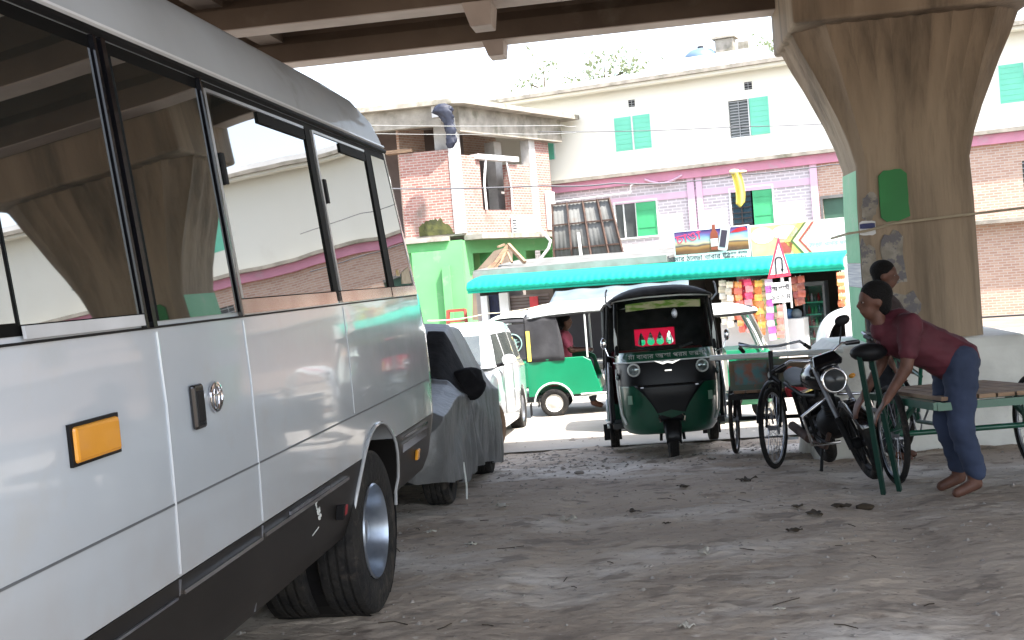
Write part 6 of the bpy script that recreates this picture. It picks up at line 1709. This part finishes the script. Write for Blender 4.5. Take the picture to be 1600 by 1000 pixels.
tree('tallest sparse tree top above the cream block roof edge', 942, 82, 60, 12, 2.0, 1500, 2)
tree('small tree top beside the flyover pier cap', 1205, 55, 58, 12, 1.6, 900, 3)
tree('low leafy tree behind the roof terrace near the pier', 1195, 98, 56, 12, 2.2, 1400, 5)

# ------------------------------------------------------------ litter, stones, debris
m_stone = M('pale_stone', (.33,.30,.27), .9, col2=(.22,.2,.18), vs=8, bump=.5)
m_leafd = M('dead_leaf', (.05,.035,.02), .9); m_paper = M('litter_paper', (.5,.47,.41), .8)
def gpt(px, py):
    y = 3.5
    while y < 20:
        p = at(px, py, y)
        if p.z <= dirt_z(p.x, y): return p
        y += .01
    return p
def rock(px, py, s_, label, mat=m_stone, grp=None, flat_=.4, seed=0, name='stone'):
    p = gpt(px, py); r_ = random.Random(seed+px); g = MB()
    g.ball((0,0,0), s_, s_*.7, s_*flat_, 10)
    g.v = [v*(1+.25*noise.noise(v*(2/s_)+Vector((seed,0,0)))) for v in g.v]
    o = g.build(name, mat, smooth=40); o.location = (p.x, p.y, dirt_z(p.x,p.y)+s_*flat_*.3); return tag(o, label, name, grp)
def scrap(px, py, w_, label, mat, name='litter', seed=1, crump=.3):
    p = gpt(px, py); r_ = random.Random(seed); g = MB()
    g.sheet(lambda u, v: ((u-.5)*w_*(1+.3*math.sin(v*5+seed)), (v-.5)*w_*.8*(1+.2*math.sin(u*7)), w_*crump*(.4+noise.noise(Vector((u*3,v*3,seed))))), 6, 6)
    o = g.build(name, mat, smooth=180, solid=.002); o.location = (p.x,p.y,dirt_z(p.x,p.y)+.008); o.rotation_euler = (0,0,seed*1.3); return tag(o, label, 'litter')
for i, (px, py, w_, lb, mt) in enumerate(((735,853,.09,'black and white scrap left of centre on the dirt, the darkest litter piece there',M('scrap_mix',(.5,.48,.42),.8,col2=(.02,.02,.02),vs=25,var=.1)),
        (672,834,.10,'pale paper scrap on the dirt right beside the minibus rear wheel',m_paper),(784,793,.14,'large pale crumpled wrapper on the dirt beyond the covered car wheel',m_paper),
        (888,815,.15,'grey white crumpled wrapper in the middle of the dirt yard',m_paper),(1100,866,.12,'white torn plastic scrap on bare dirt in front of the motorcycle',m_paper),
        (1112,718,.16,'flattened pale bag on the dirt between autorickshaw and cycle van',m_paper),(1218,955,.07,'small white curled scrap near the right foreground',m_paper),
        (1072,982,.09,'white flat scrap closest to the camera',m_paper),(1205,915,.05,'tiny pale chip on the right foreground dirt',m_paper))):
    scrap(px, py, w_*.62, lb, mt, seed=i+2)
for i, (px, py, w_, lb) in enumerate(((1165,752,.16,'long dark leaf lying in front of the cycle van wheel'),(1068,762,.10,'dark curled leaf ahead of the green autorickshaw'),(1240,831,.09,'black leaf clump right of centre on the bare dirt'),
        (1272,806,.13,'longest of the dark leaves in front of the motorcycle'),(1315,794,.13,'dark curled leaf left of the dark clod at the right edge'),(1245,794,.09,'small dark leaf left of the longest dark leaf'),(990,802,.10,'dark leaf clump in the middle distance of the yard'),(1042,820,.05,'small upright dark leaf on the pale dirt'))):
    scrap(px, py, w_*.8, lb, m_leafd, 'dead_leaf', i+20, .2)
rock(1352,794,.06,'dark brown clod at the right edge of the dirt', m_leafd, name='clod')
for i, (px, py, s_, lb) in enumerate(((868,712,.05,'small stone on the bright edge of the road left of the autorickshaw'),(905,740,.05,'small stone in the rubble strip behind the covered car'),(1060,716,.04,'stone beside the front wheel of the dark green autorickshaw'))):
    rock(px, py, s_, lb, seed=i)
# loose grit: tiny stones nobody could count
r_ = random.Random(3); g = MB()
for k in range(4200):
    x = r_.uniform(-2.4,4.5); y = 4+ 11.5*r_.random()**1.0
    if r_.random() < .4: y = 10.8+3.2*r_.random()
    s_ = r_.choice((.004,.006,.008,.012,.02)) * (1.3 if y > 10.5 else .9)
    z = dirt_z(x,y)+s_*.2; a = r_.random()*6.28; c_, s2 = math.cos(a)*s_, math.sin(a)*s_
    g.add([(x+c_*1.3,y+s2*1.3,z-s_*.3),(x-s2,y+c_,z-s_*.3),(x-c_*1.2,y-s2,z-s_*.3),(x+s2,y-c_*1.1,z-s_*.3),(x+s_*.2,y,z+s_*.5)], [(0,1,4),(1,2,4),(2,3,4),(3,0,4)])
tag(g.build('grit', m_stone), kind='stuff')
g = MB()
for k in range(120):
    x = r_.uniform(-2.2,4.5); y = 4+11*r_.random(); a = r_.random()*3.14; L = r_.choice((.02,.03,.05,.08))
    q = [(x-L*math.cos(a),y-L*math.sin(a)),(x,y+L*.3),(x+L*math.cos(a),y+L*math.sin(a))]
    g.tube([(qx,qy,dirt_z(qx,qy)+.004) for qx,qy in q], .0025, 4)
tag(g.build('twigs', m_leafd), kind='stuff')
# low kerb lines along the far side of the road
g = MB(); g.box(-50,50,0,.25,0,.14); o = g.build('median_kerb', m_slab); o.location = (0,27.3,gz(27.3)+.0); tag(o, kind='structure')
